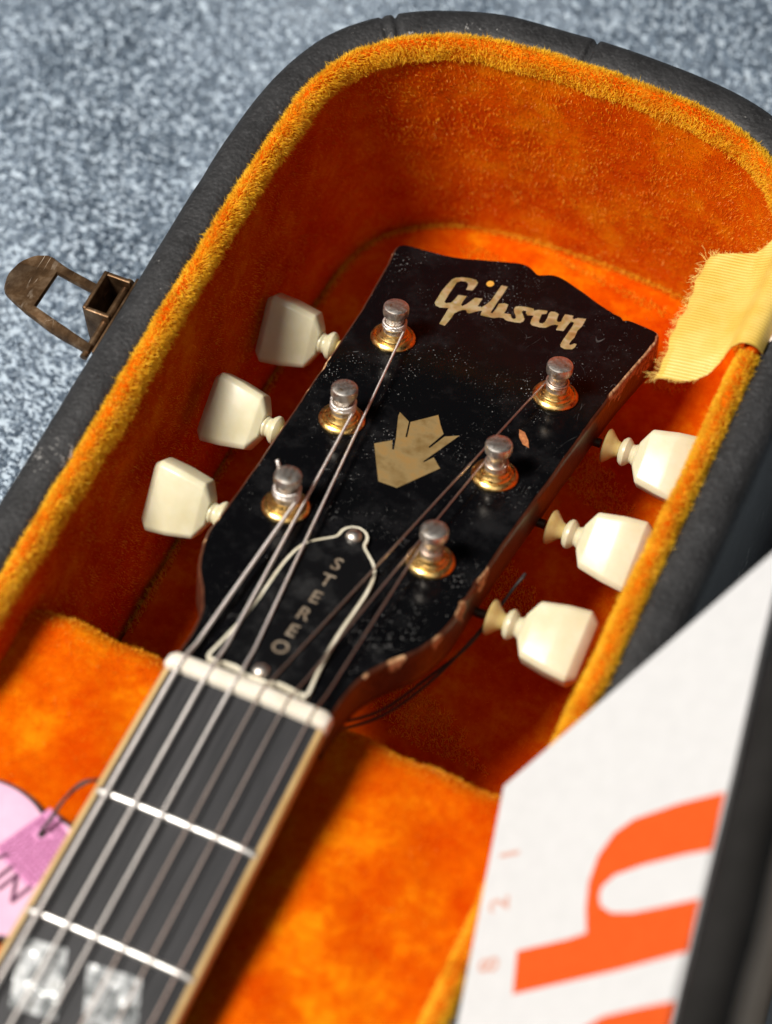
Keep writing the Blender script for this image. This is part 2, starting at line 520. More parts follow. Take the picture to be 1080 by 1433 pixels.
def prism(poly, h0, h1):
    """triangulated flat plate between heights h0<h1 over a (possibly concave) polygon; returns verts (a,b,h), faces"""
    bm = bmesh.new()
    vs = [bm.verts.new((a, b, 0)) for a, b in poly]
    fc = bm.faces.new(vs)
    bm.normal_update()
    if fc.normal.z < 0:
        fc.normal_flip()
    bmesh.ops.triangulate(bm, faces=[fc], quad_method='BEAUTY', ngon_method='BEAUTY')
    bm.verts.index_update()
    tris = [tuple(v.index for v in f.verts) for f in bm.faces]
    n = len(poly)
    bm.free()
    area2 = sum(poly[i][0] * poly[(i + 1) % n][1] - poly[(i + 1) % n][0] * poly[i][1] for i in range(n))
    v = [(a, b, h1) for a, b in poly] + [(a, b, h0) for a, b in poly]
    f = list(tris) + [tuple(reversed([i + n for i in t])) for t in tris]
    for i in range(n):
        j = (i + 1) % n
        q = (i, i + n, j + n, j)
        f.append(q if area2 > 0 else q[::-1])
    return v, f


def offset_poly(poly, d):
    """move a closed polygon inwards by d (counter-clockwise order)"""
    p = np.asarray(poly, float)
    a = p - np.roll(p, 1, 0)
    b = np.roll(p, -1, 0) - p
    na = np.stack([-a[:, 1], a[:, 0]], 1) / np.maximum(np.linalg.norm(a, axis=1), 1e-9)[:, None]
    nb = np.stack([-b[:, 1], b[:, 0]], 1) / np.maximum(np.linalg.norm(b, axis=1), 1e-9)[:, None]
    n = na + nb
    n /= np.maximum(np.linalg.norm(n, axis=1), 1e-6)[:, None]
    return p + n * d


def merge(*parts):
    V, F = [], []
    for v, f in parts:
        k = len(V)
        V += [tuple(x) for x in v]
        F += [tuple(i + k for i in q) for q in f]
    return V, F


def box(x0, x1, y0, y1, z0, z1, bevel=0.0):
    bm = bmesh.new()
    bmesh.ops.create_cube(bm, size=1.0)
    for v in bm.verts:
        v.co = Vector((x0 + (v.co.x + .5) * (x1 - x0), y0 + (v.co.y + .5) * (y1 - y0), z0 + (v.co.z + .5) * (z1 - z0)))
    if bevel:
        bmesh.ops.bevel(bm, geom=list(bm.edges), offset=bevel, segments=3, profile=0.5, affect='EDGES')
    bm.verts.index_update()
    r = [tuple(v.co) for v in bm.verts], [tuple(v.index for v in f.verts) for f in bm.faces]
    bm.free()
    return r


def letter(ch, size, bold=0.0):
    cu = bpy.data.curves.new('glyph', 'FONT')
    cu.body = ch
    cu.size = size
    cu.align_x = 'CENTER'
    cu.align_y = 'CENTER'
    cu.extrude = 0.0
    cu.offset = bold
    cu.resolution_u = 3
    ob = bpy.data.objects.new('glyph', cu)
    COL.objects.link(ob)
    dg = bpy.context.evaluated_depsgraph_get()
    me = bpy.data.meshes.new_from_object(ob.evaluated_get(dg))
    v = [tuple(x.co) for x in me.vertices]
    f = [tuple(p.vertices) for p in me.polygons]
    COL.objects.unlink(ob)
    bpy.data.objects.remove(ob)
    bpy.data.curves.remove(cu)
    bpy.data.meshes.remove(me)
    return v, f


# headstock frame: x across, s along the face from the nut, h above the face
TILT = math.radians(17)
HO = np.array([0.0, 5.0, -2.35])
HX = np.array([1.0, 0, 0])
HSv = np.array([0, math.cos(TILT), -math.sin(TILT)])
HN = np.array([0, math.sin(TILT), math.cos(TILT)])


def H(x, s, h=0.0):
    return HO + x * HX + s * HSv + h * HN


def Hs(vs):
    return [H(*v) for v in vs]


HM = Matrix(((1, 0, 0, HO[0] * MM), (0, HSv[1], HN[1], HO[1] * MM), (0, HSv[2], HN[2], (HO[2] + Z0) * MM), (0, 0, 0, 1)))

# ------------------------------------------------------------------ fibres


def surface_samples(obj, n, weight=None, box_=None):
    me = obj.data
    me.calc_loop_triangles()
    nv = len(me.vertices)
    co = np.empty(nv * 3)
    me.vertices.foreach_get('co', co)
    co = co.reshape(-1, 3) / MM
    co[:, 2] -= Z0
    no = np.empty(nv * 3)
    me.vertices.foreach_get('normal', no)
    no = no.reshape(-1, 3)
    tr = np.empty(len(me.loop_triangles) * 3, dtype=np.int64)
    me.loop_triangles.foreach_get('vertices', tr)
    tr = tr.reshape(-1, 3)
    a, b, c = co[tr[:, 0]], co[tr[:, 1]], co[tr[:, 2]]
    ar = np.linalg.norm(np.cross(b - a, c - a), axis=1) / 2
    cen = (a + b + c) / 3
    w = ar.copy()
    if weight is not None:
        w *= weight(cen)
    idx = rng.choice(len(tr), size=n, p=w / w.sum())
    u, v = rng.random(n), rng.random(n)
    fl = u + v > 1
    u[fl], v[fl] = 1 - u[fl], 1 - v[fl]
    k = tr[idx]
    bc = np.stack([1 - u - v, u, v], 1)
    P = (co[k] * bc[:, :, None]).sum(1)
    N = (no[k] * bc[:, :, None]).sum(1)
    N /= np.maximum(np.linalg.norm(N, axis=1), 1e-9)[:, None]
    return P, N


def fuzz(P, freq, seed):
    """cheap smooth noise in [-1,1] built from sines"""
    r = np.random.default_rng(seed)
    out = np.zeros(len(P))
    for k in range(7):
        d = r.normal(size=3)
        d /= np.linalg.norm(d)
        out += np.sin(P @ d * 2 * math.pi * freq * (0.6 + 0.25 * k) + r.random() * 6.28) / (1 + 0.25 * k)
    return out / 3.2


def fibres(name, P, N, length, width, lean, mat, parent, gold=None, curl=0.5, tip=0.25, soft=0.0):
    """each fibre: a bent tapering blade of three triangles"""
    n = len(P)
    L = np.broadcast_to(length, (n,)) * rng.uniform(0.65, 1.15, n)
    rnd = rng.normal(size=(n, 3))
    d0 = N + lean * 0.6 + rnd * curl * 0.45
    d0 /= np.linalg.norm(d0, axis=1)[:, None]
    d1 = N * 0.7 + lean * 1.5 + rnd * curl + rng.normal(size=(n, 3)) * curl * 0.4
    d1 /= np.linalg.norm(d1, axis=1)[:, None]
    side = np.cross(d0, rng.normal(size=(n, 3)))
    side /= np.maximum(np.linalg.norm(side, axis=1), 1e-6)[:, None]
    w = np.broadcast_to(width, (n,))[:, None] * rng.uniform(0.7, 1.3, (n, 1)) * 0.5
    base = P - N * 0.3
    mid = base + d0 * (L * 0.55)[:, None]
    end = mid + d1 * (L * 0.5)[:, None]
    V = np.stack([base - side * w, base + side * w, mid - side * w * 0.85, mid + side * w * 0.85, end], 1).reshape(-1, 3)
    V[:, 2] += Z0
    V *= MM
    me = bpy.data.meshes.new(name)
    me.vertices.add(n * 5)
    me.vertices.foreach_set('co', V.ravel())
    o = np.arange(n) * 5
    T = np.stack([o, o + 1, o + 3, o, o + 3, o + 2, o + 2, o + 3, o + 4], 1).reshape(-1)
    me.loops.add(len(T))
    me.loops.foreach_set('vertex_index', T)
    me.polygons.add(len(T) // 3)
    me.polygons.foreach_set('loop_start', np.arange(0, len(T), 3))
    me.polygons.foreach_set('use_smooth', np.ones(len(T) // 3, dtype=bool))
    me.update(calc_edges=True)
    if gold is not None:
        g = np.clip(np.broadcast_to(gold, (n,)) + rng.normal(size=n) * 0.14, 0, 1)
        g5 = np.stack([g * 0.85, g * 0.85, g * 0.95, g * 0.95, np.clip(g + tip, 0, 1)], 1).ravel()
        at = me.attributes.new('gold', 'FLOAT', 'POINT')
        at.data.foreach_set('value', g5.astype(np.float32))
    if soft:
        # blades take most of the nap's overall direction when shaded, as dense pile does
        fn = np.cross(side, d0)
        fn *= np.sign((fn * N).sum(1))[:, None] + 1e-9
        fn /= np.maximum(np.linalg.norm(fn, axis=1), 1e-6)[:, None]
        nn = N * soft + lean * soft * 0.8 + fn * (1 - soft)
        nn /= np.linalg.norm(nn, axis=1)[:, None]
        me.normals_split_custom_set_from_vertices(np.repeat(nn, 5, axis=0).tolist())
    me.materials.append(M[mat])
    ob = bpy.data.objects.new(name, me)
    link(ob, parent)
    ob['kind'] = 'stuff'
    return ob


# ================================================================== CARPET
gx, gy = np.meshgrid(np.linspace(-1500, 1500, 61), np.linspace(-1500, 1500, 61), indexing='ij')
cv = np.stack([gx, gy, np.full_like(gx, -95.0)], -1).reshape(-1, 3)
carpet = build('carpet', cv, [f[::-1] for f in grid_faces(61, 61)], 'carpet', None, 180)
if carpet.data.polygons[0].normal.z < 0:
    carpet.data.flip_normals()
tag(carpet, 'pale blue-grey cut-pile carpet that the open case lies on', None, 'structure')


def carpet_pile():
    n = 400000
    x = rng.uniform(-330, 330, n)
    y = rng.uniform(-60, 470, n)
    keep = ~((np.abs(x - 2.3) < 80) & (y < 205)) & ~((x > 95) & (y < 200))
    x, y = x[keep], y[keep]
    # gather the yarn into tufts
    cell = 2.5
    ix, iy = np.floor(x / cell), np.floor(y / cell)
    hx = np.modf(np.abs(np.sin(ix * 127.1 + iy * 311.7) * 43758.5453))[0]
    hy = np.modf(np.abs(np.sin(ix * 269.5 + iy * 183.3) * 43758.5453))[0]
    tx, ty = (ix + 0.2 + 0.6 * hx) * cell, (iy + 0.2 + 0.6 * hy) * cell
    x = x * 0.9 + tx * 0.1
    y = y * 0.9 + ty * 0.1
    P = np.stack([x, y, np.full(len(x), -95.0)], 1)
    N = np.tile([0, 0, 1.0], (len(x), 1))
    nap = np.stack([fuzz(P, 1 / 90, 3), fuzz(P, 1 / 90, 4), np.zeros(len(x))], 1) * 0.45
    tl = np.stack([hx - 0.5, hy - 0.5, np.zeros(len(x))], 1) * 0.9
    fibres('carpet_pile', P, N, 3.0, 0.9, nap * 1.2 + tl * 0.35, 'yarn', None, None, 0.6)


carpet_pile()
cp = bpy.data.objects['carpet_pile']
tag(cp, 'mottled blue-grey and white yarn tufts of the carpet around the case', None, 'stuff')

# ================================================================== GUITAR CASE
case = thing('guitar_case', (2.3, -40, -95), 'open black vinyl guitar case with orange plush lining holding the guitar', 'guitar case')
CX = 2.3
half = [(87.3, -330), (87.3, -100), (87.3, 60), (87.2, 130), (86.6, 160), (84.6, 181), (80.5, 194), (73.5, 204.5), (63, 213.5), (50, 220.6), (35, 224.9), (17, 226.8), (0, 227.3)]
half = [(a, b + 2.6 * max(0.0, min(1.0, (b - 175) / 35))) for a, b in half]
right = [(CX + a, b) for a, b in half]
left = [(CX - a, b) for a, b in half]
path = catmull(left + right[::-1][1:], 1.0)
tan = np.gradient(path, axis=0)
tan /= np.linalg.norm(tan, axis=1)[:, None]
inn = np.stack([tan[:, 1], -tan[:, 0]], 1)          # points into the case (path runs left side -> end -> right side)


def sweep(profile, disp=None):
    """profile: (inward offset, z). Returns verts, faces"""
    V = []
    n = len(profile)
    P3 = np.zeros((len(path), n, 3))
    for j, (d, z) in enumerate(profile):
        P3[:, j, 0] = path[:, 0] + inn[:, 0] * d
        P3[:, j, 1] = path[:, 1] + inn[:, 1] * d
        P3[:, j, 2] = z
    if disp is not None:
        dd = disp(P3)                                    # (len, n, 2): inward, z
        P3[:, :, 0] += inn[:, None, 0] * dd[..., 0]
        P3[:, :, 1] += inn[:, None, 1] * dd[..., 0]
        P3[:, :, 2] += dd[..., 1]
    return P3.reshape(-1, 3), grid_faces(len(path), n)


arc = np.r_[0, np.cumsum(np.linalg.norm(np.diff(path, axis=0), axis=1))]


def near_arc(px_, py_):
    return arc[np.argmin((path[:, 0] - px_) ** 2 + (path[:, 1] - py_) ** 2)]


creases = [near_arc(-60, 216), near_arc(-3, 229), near_arc(-63, 213)]
cre_depth = [1.7, 1.9, 0.8]


def shell_disp(P):
    q = P.reshape(-1, 3)
    d = np.zeros(P.shape[:2] + (2,))
    wob = (fuzz(q, 1 / 45, 21) * 0.35 + fuzz(q, 1 / 14, 22) * 0.12).reshape(P.shape[:2])
    d[..., 1] = wob
    d[..., 0] = -wob * 0.4
    for c, dep in zip(creases, cre_depth):
        g = np.exp(-((arc - c) / 0.62) ** 2)[:, None]
        d[..., 1] -= g * dep * (P[..., 2] > -14)
        d[..., 0] += g * dep * 0.7 * np.linspace(1, -1, P.shape[1])[None, :]
    return d


shell_prof = [(1.5, -95), (0.4, -94), (0, -90), (0, -60), (0, -30), (0, -14), (0.1, -10.5), (0.6, -8.2), (1.7, -6.4), (3.4, -5.3), (5.5, -4.9), (8, -4.8), (10.2, -5.0), (11.6, -5.7), (12.5, -7.0), (12.9, -9), (13.0, -16), (13.0, -40), (13.0, -94)]
v, f = sweep(shell_prof, shell_disp)
shell = build('shell_wall', v, f, 'vinyl', case, 180)
shell['label'] = 'black pebbled vinyl side wall and rounded rim of the case'
# bottom board
bot = [(path[i, 0] + inn[i, 0] * 1.2, path[i, 1] + inn[i, 1] * 1.2) for i in range(0, len(path), 6)]
v, f = prism(bot, -94.9, -91.0)
build('bottom_board', v, f, 'vinyl', case, 30)


def lining_disp(P):
    q = P.reshape(-1, 3)
    d = np.zeros(P.shape[:2] + (2,))
    a = (fuzz(q * np.array([1, 1, 0.35]), 1 / 38, 31) * 0.9 + fuzz(q, 1 / 12, 32) * 0.30).reshape(P.shape[:2])
    top = P[..., 2] > -9
    d[..., 0] = np.where(top, a * 0.4, a)
    d[..., 1] = np.where(top, (fuzz(q, 1 / 17, 33) * 0.45).reshape(P.shape[:2]), 0)
    return d


lin_prof = [(11.8, -12), (12.0, -8.5), (12.5, -5.6), (13.2, -4.2), (14.3, -3.5), (15.5, -3.6), (16.5, -4.6), (17.2, -6.4), (17.6, -9.2), (17.9, -14), (18.1, -20), (18.3, -28), (18.6, -36), (18.9, -46), (19.0, -56), (19.2, -66), (19.0, -76), (19.0, -90)]
v, f = sweep(lin_prof, lining_disp)
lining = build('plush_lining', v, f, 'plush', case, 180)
lining['label'] = 'orange plush wall lining rolled over the inside of the rim'
# floor panel, a padded board with a soft edge
rings = []
for d, z in ((19.4, -90), (19.6, -84.5), (20.4, -82.8), (22.5, -82.0)):
    rings.append(np.stack([path[:, 0] + inn[:, 0] * d, path[:, 1] + inn[:, 1] * d, np.full(len(path), z)], 1))
# fill across from left to right in rows
m = len(path)
hm = m // 2
rows = []
for i in range(hm + 1):
    L_, R_ = rings[-1][i], rings[-1][m - 1 - i]
    rows.append([L_ + (R_ - L_) * t + np.array([0, 0, 0.5 * math.sin(i * 0.13 + t * 9) * math.sin(t * math.pi)]) for t in np.linspace(0, 1, 26)])
fv = np.array(rows).reshape(-1, 3)
ev = np.stack(rings, 1).reshape(-1, 3)
v, f = merge((fv, grid_faces(hm + 1, 26)), (ev, grid_faces(m, 4)))
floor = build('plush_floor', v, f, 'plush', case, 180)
floor['label'] = 'orange plush floor panel of the headstock compartment'


def up_fix(o):
    s = sum(p.normal.z * p.area for p in o.data.polygons)
    if s < 0:
        o.data.flip_normals()


up_fix(floor)
for o, sgn in ((shell, -1), (lining, 1)):
    # outward for the shell, into the compartment for the lining
    s = 0
    for p in o.data.polygons:
        if (o is shell and p.center.z < 0.07 and abs(p.center.x - CX * MM) > 0.0865) or (o is lining and p.center.z < 0.07):
            s += p.normal.x * (p.center.x - CX * MM) * p.area
    if (o is shell and s < 0) or (o is lining and s > 0):
        o.data.flip_normals()

# neck cushion block
ny, nx = 90, 70
ys = np.r_[np.linspace(13.5, 6, 12), np.linspace(5.2, -330, ny - 12)]
V = []
for y in ys:
    for x in np.linspace(-67.5, 71.5, nx):
        z = -23.0 + (12 - y) * 0.115
        if y < -130:
            z = -23.0 + 142 * 0.115
        e = max(0.0, (y - 6) / 7.5)
        z -= 5.0 * e ** 2.6
        g = math.exp(-(x / 24.0) ** 4) * max(0.0, min(1.0, (20 - y) / 30))   # trough the neck rests in
        zt = -24.2
        z = z * (1 - g) + min(z, zt) * g
        z += 0.5 * math.sin(x * 0.09 + 1) * math.sin(y * 0.07) + 0.3 * math.sin(x * 0.23 + y * 0.19)
        V.append((x, y + 0.6 * math.sin(x * 0.08) + 0.35 * math.sin(x * 0.31), z))
F = grid_faces(ny, nx)
k = len(V)
for x_i in range(nx):
    vx = V[x_i]
    V.append((vx[0], vx[1] - 0.4, -90))
for j in range(nx - 1):
    F.append((j, j + 1, k + j + 1, k + j))
cushion = build('neck_cushion', V, F, 'plush_lit', case, 180)
cushion['label'] = 'raised orange plush block that carries the guitar neck'
up_fix(cushion)


def plush_piles():
    # rim roll: long gold pile
    P, N = surface_samples(lining, 140000, lambda c: (c[:, 2] > -9.5) * (c[:, 1] > -110))
    keep = ~((P[:, 0] > 62) & (P[:, 1] > 144) & (P[:, 1] < 184))           # ribbon lies over the roll here
    P, N = P[keep], N[keep]
    inw = -np.sign(P[:, :1] - CX) * np.array([[1.0, 0, 0]])
    lean = inw * 0.15 + np.stack([fuzz(P, 1 / 9, 5), fuzz(P, 1 / 9, 6), fuzz(P, 1 / 14, 7) - 0.1], 1) * 0.5
    fibres('rim_pile', P, N, 1.8, 0.17, lean, 'pile', case, 0.88 + 0.2 * fuzz(P, 1 / 8, 8), 0.5, 0.2)
    P, N = surface_samples(lining, 3500, lambda c: (c[:, 2] > -9.5) * (c[:, 1] > -60))
    keep = ~((P[:, 0] > 62) & (P[:, 1] > 144) & (P[:, 1] < 186))
    P, N = P[keep], N[keep]
    fibres('stray_rim_pile', P, N, 2.7, 0.13, rng.normal(size=P.shape) * 0.35, 'pile', case, 0.95, 0.6, 0.2)
    # walls
    P, N = surface_samples(lining, 48000, lambda c: (c[:, 2] < -8.5) * (c[:, 2] > -84) * (c[:, 1] > -20) * ((c[:, 0] < 20) | (c[:, 1] > 120)) * np.where(c[:, 1] > 180, 1.7, 1.0))
    lean = np.stack([fuzz(P, 1 / 13, 41), fuzz(P, 1 / 13, 42), fuzz(P, 1 / 16, 43) - 0.2], 1) * 0.75
    g = np.clip(0.06 + 0.24 * fuzz(P, 1 / 16, 44) + 0.16 * fuzz(P, 1 / 6, 45), 0, 1)
    g = np.where(P[:, 2] > -16, np.maximum(g, 0.5 * (P[:, 2] + 14) / 6), g)
    fibres('wall_pile', P, N, 1.25, 0.13, lean, 'pile', case, g + 0.12, 0.5, 0.2)
    # floor
    P, N = surface_samples(floor, 5000, lambda c: (c[:, 1] > 15) * (c[:, 2] > -83.5))
    lean = np.stack([fuzz(P, 1 / 22, 51), fuzz(P, 1 / 22, 52), 0 * P[:, 0]], 1) * 0.7
    fibres('floor_pile', P, N, 1.0, 0.12, lean, 'pile', case, 0.0, 0.5, 0.2)
    # welt of pile where floor meets wall
    P, N = surface_samples(floor, 26000, lambda c: (c[:, 1] > 40) * (c[:, 2] < -82.2) * (c[:, 2] > -86))
    N = N * 0.5 + np.array([0, 0, 0.8])
    fibres('seam_pile', P, N, 2.1, 0.17, np.zeros_like(P), 'pile', case, 0.75, 0.6, 0.2)
    # cushion
    P, N = surface_samples(cushion, 32000, lambda c: (c[:, 1] > -125) * (c[:, 2] > -45) * np.where(c[:, 1] > 3, 2.0, 1.0))
    keep = np.abs(P[:, 0]) > 19
    P, N = P[keep], N[keep]
    lean = np.stack([fuzz(P, 1 / 20, 61) + 0.2, fuzz(P, 1 / 20, 62), 0 * P[:, 0]], 1) * 0.8
    g = np.clip(0.10 + 0.25 * fuzz(P, 1 / 22, 63) + 0.1 * fuzz(P, 1 / 7, 64), 0, 1)
    g = np.where(P[:, 1] > 7, np.maximum(g, 0.42), g)
    fibres('cushion_pile', P, N, 1.3, 0.14, lean, 'pile', case, g + 0.1, 0.5, 0.2)


plush_piles()


# latch on the left wall: backing plate, open box, swinging loop
def latch():
    v, f = merge(box(-85.6, -84.95, 80.0, 106.0, -40, -9.6, 0.15))
    plate = build('latch_plate', v, f, 'brass', case, 40)
    t = 1.3
    bx = [box(-94.6, -94.6 + t, 91.4, 104.6, -36, -9.0, 0.35), box(-94.0, -86.4, 91.2, 91.2 + t, -36, -9.3, 0.35), box(-94.0, -86.4, 103.5, 103.5 + t, -36, -9.3, 0.35),
          box(-93.6, -86.4, 92, 104, -36.5, -35, 0.2)]
    v, f = merge(*bx)
    build('latch_box', v, f, 'brass', plate, 40)
    out = [(-124.0, 96.6), (-125.4, 101.3), (-124.1, 105.9), (-120.6, 109.0), (-115.8, 109.9), (-111.4, 108.3), (-97.0, 104.2), (-93.0, 102.4), (-93.0, 99.6), (-97.1, 101.1), (-111.2, 104.9), (-111.5, 93.0), (-87.0, 83.0), (-87.0, 80.2), (-99.9, 85.1), (-116.4, 91.3), (-122.3, 94.5)]
    sm = []
    n = len(out)
    corners = {7, 8, 10, 11, 12, 13}
    for i in range(n):
        if i in corners:
            sm.append(out[i])
            continue
        p0, p1, p2 = np.array(out[i - 1]), np.array(out[i]), np.array(out[(i + 1) % n])
        for w in ((0.2, 0.8, 0.0), (0.08, 0.84, 0.08), (0.0, 0.8, 0.2)):
            sm.append(tuple(p0 * w[0] + p1 * w[1] + p2 * w[2]))
    a = np.array(sm)
    ar = sum(a[i - 1][0] * a[i][1] - a[i][0] * a[i - 1][1] for i in range(len(a)))
    if ar < 0:
        a = a[::-1]
    vv, ff = prism([tuple(p) for p in a], -0.95, 0.95)
    inset = offset_poly(a, 0.45)
    n = len(a)
    # rounded edges: inset top and bottom caps, waist ring at full size
    vv = [(x, y, 0.95) for x, y in inset] + [(x, y, -0.95) for x, y in inset] + [(x, y, 0.3) for x, y in a] + [(x, y, -0.3) for x, y in a]
    tri = [q for q in ff if len(q) == 3]
    F2 = list(tri)
    for i in range(n):
        j = (i + 1) % n
        F2 += [(i, 2 * n + i, 2 * n + j, j), (2 * n + i, 3 * n + i, 3 * n + j, 2 * n + j), (3 * n + i, n + i, n + j, 3 * n + j)]

    def zz(x):
        u = (-87 - x)
        return -12 - 0.3 * u - 2.2 * math.sin(min(1, u / 30) * math.pi)
    vv = [(x, y, h + zz(x)) for x, y, h in vv]
    build('latch_loop', vv, F2, 'brass', plate, 50)
    pl2, pf2 = tube([(-88.2, 79.2, -13), (-88.2, 90, -13), (-88.2, 106.5, -13)], 1.1, 10)
    build('hinge_pin', pl2, pf2, 'brass', plate, 50)
    plate['label'] = 'tarnished brass draw latch on the left wall of the case'


latch()


# ribbon over the right rim
def ribbon():
    prof = [(78.0, -4.6), (76.6, -2.6), (75.4, -1.6), (73.6, -1.3), (71.6, -1.7), (70.2, -3.2), (69.0, -5.2), (66.8, -7.0), (63.5, -8.2), (60, -9.0), (57, -9.6), (54.6, -10.3), (52.8, -11.4)]
    pr = catmull(prof, 0.7)
    lo = [(50, 132.2), (55, 132.6), (60, 132.7), (64, 133.8), (67, 136.6), (68.6, 140.5), (70, 143.2), (73, 144.8), (78.5, 145.5)]
    hi = [(50, 174.5), (55, 175.4), (60, 176.8), (64, 177.8), (66, 180.5), (68, 184.5), (73, 188), (78.5, 190)]
    nv = 44
    V = []
    for x, z in pr:
        y0 = np.interp(x, *zip(*lo))
        y1 = np.interp(x, *zip(*hi))
        for j in range(nv):
            t = j / (nv - 1)
            y = y0 + (y1 - y0) * t
            zz = z + 0.5 * math.sin(y * 0.16 + x * 0.05) * min(1, (78 - x) / 10) - 0.9 * (1 - min(1, t * 7)) * (x < 69) - 0.02 * (y - 150) * (x < 66)
            xx = x + (0.4 * math.sin(y * 0.33) + 0.25 * math.sin(y * 0.9) if x < 54 else 0) - 0.035 * (y - 153) * max(0.0, (64 - x) / 12)
            V.append((xx, y, zz))
    n = len(V)
    A = np.array(V)
    F = grid_faces(len(pr), nv)
    V2 = [tuple(p) for p in A] + [tuple(p - np.array([0, 0, 0.35])) for p in A]
    F2 = F + [tuple(i + n for i in reversed(q)) for q in F]
    nu = len(pr)
    bord = [i * nv for i in range(nu)] + [(nu - 1) * nv + j for j in range(1, nv)] + [i * nv + nv - 1 for i in range(nu - 2, -1, -1)] + [j for j in range(nv - 2, 0, -1)]
    for i in range(len(bord)):
        a, b = bord[i], bord[(i + 1) % len(bord)]
        F2.append((a, b, b + n, a + n))
    o = build('ribbon', V2, F2, 'ribbon', case, 60)
    up = sum(o.data.polygons[i].normal.z for i in range(len(F)))
    if up < 0:
        o.data.flip_normals()
    o['label'] = 'torn yellow woven ribbon with frayed edges on the right rim of the case'
    # frayed threads
    T = []
    edge = A.reshape(nu, nv, 3)
    for k in range(150):
        j = random.random()
        y = j * (nv - 1)
        e = edge[-1, int(y)] * (1 - (y % 1)) + edge[-1, min(nv - 1, int(y) + 1)] * (y % 1)
        ln = random.uniform(0.6, 2.3) * (1.9 if j > 0.93 or j < 0.05 else 1)
        d = np.array([-1, random.gauss(0.05, 0.35) + (0.7 if j > 0.93 else 0), random.gauss(-0.35, 0.4)])
        p = [e + d * ln * q + np.array([random.gauss(0, .15), random.gauss(0, .25), -0.5 * q * q * ln * 0.4 + random.gauss(0, .1)]) for q in (-0.2, 0.25, 0.6, 1.0)]
        T.append(tube(catmull(p, 0.6), 0.05, 4))
    for side, jj in ((1, nv - 1), (-1, 0)):
        for k in range(50):
            i = random.randint(int(nu * 0.55), nu - 1) if random.random() < 0.8 else random.randint(int(nu * .3), nu - 1)
            e = edge[i, jj]
            ln = random.uniform(0.25, 1.0) * (2.4 if i > nu * 0.9 else 1)
            d = np.array([random.gauss(-0.25, 0.5), side, random.gauss(0, 0.4)])
            p = [e + d * ln * q + np.array([random.gauss(0, .12), 0, random.gauss(0, .12)]) for q in (-0.2, 0.3, 0.65, 1.0)]
            T.append(tube(catmull(p, 0.6), 0.05, 4))
    v, f = merge(*T)
    fr = build('frayed_threads', v, f, 'thread', o, 180)
    fr['kind'] = 'stuff'


ribbon()


def torn_patch():
    # bare board showing where the vinyl has torn off the right rim beside the ribbon
    sel = [i for i in range(len(path)) if path[i, 0] > CX and 150 < path[i, 1] < 200]
    V = []
    prof = [(2.2, -5.6), (4, -4.7), (6, -4.25), (8.5, -4.15), (10.5, -4.35), (12.2, -5.6), (12.8, -8)]
    for i in sel:
        for j, (d, z) in enumerate(prof):
            rag = 0.0
            V.append((path[i, 0] + inn[i, 0] * d, path[i, 1] + inn[i, 1] * d + (1.1 * math.sin(j * 2.1) + 0.7 * math.sin(j * 4.7)), z + 0.25 * math.sin(i * 1.3 + j)))
    o = build('torn_board_patch', V, grid_faces(len(sel), len(prof)), 'board', case, 180)
    up_fix(o)
    o['label'] = 'pale bare board where the vinyl is torn beside the ribbon'


torn_patch()

# ================================================================== GUITAR
guitar = thing('electric_guitar', (0, -60, -30), 'electric guitar with black inlaid headstock and cream tuner buttons lying in the case', 'guitar')


def wid(y):
    return 43.0 + 9.0 * (-y) / 314.0


# neck
V = []
ysn = np.linspace(-210, 6, 40)
na = 25
for y in ysn:
    hw = wid(min(y, 0)) / 2 - 0.15
    for k in range(na):
        a = math.pi * k / (na - 1)
        V.append((hw * math.cos(a) * (0.6 + 0.4 * abs(math.cos(a)) ** 0.3) if 0 < k < na - 1 else hw * math.cos(a), y, -4.9 - 18.0 * math.sin(a) ** 0.85))
F = grid_faces(40, na)
F.append(tuple(range(na)))
F.append(tuple(39 * na + k for k in range(na)))
neck = build('neck', V, F, 'mahogany', guitar, 50)

# fretboard with 12 inch radius
RAD = 305.0


def zc(x):
    return -(x * x) / (2 * RAD)


V = []
xsn = np.linspace(-1, 1, 21)
yf = np.linspace(-210, -0.05, 12)
for y in yf:
    hw = wid(y) / 2 - 1.5
    for t in xsn:
        V.append((t * hw, y, zc(t * hw)))
n = len(V)
for y in yf:
    hw = wid(y) / 2 - 1.5
    for t in xsn:
        V.append((t * hw, y, -4.95))
F = grid_faces(12, 21)
F2 = [tuple(i + n for i in reversed(q)) for q in F]
fb = build('fretboard', V, F + F2, 'ebony', guitar, 50)
if fb.data.polygons[0].normal.z < 0:
    fb.data.flip_normals()
for sgn in (-1, 1):
    V = []
    for y in yf:
        o_, i_ = sgn * wid(y) / 2, sgn * (wid(y) / 2 - 1.5)
        e = sgn
        pr = [(i_, -4.95), (i_, zc(i_) + 0.02), (o_ - e * 0.5, zc(o_) + 0.0), (o_ - e * 0.12, zc(o_) - 0.18), (o_, zc(o_) - 0.6), (o_, -4.95)]
        V += [(x, y, z) for x, z in pr]
    F = grid_faces(12, 6, True)
    F += [tuple(range(6)), tuple(11 * 6 + k for k in range(6))]
    b = build('binding', V, F, 'binding', fb, 60)
    bm = bmesh.new()
    bm.from_mesh(b.data)
    bmesh.ops.recalc_face_normals(bm, faces=bm.faces)
    bm.to_mesh(b.data)
    bm.free()
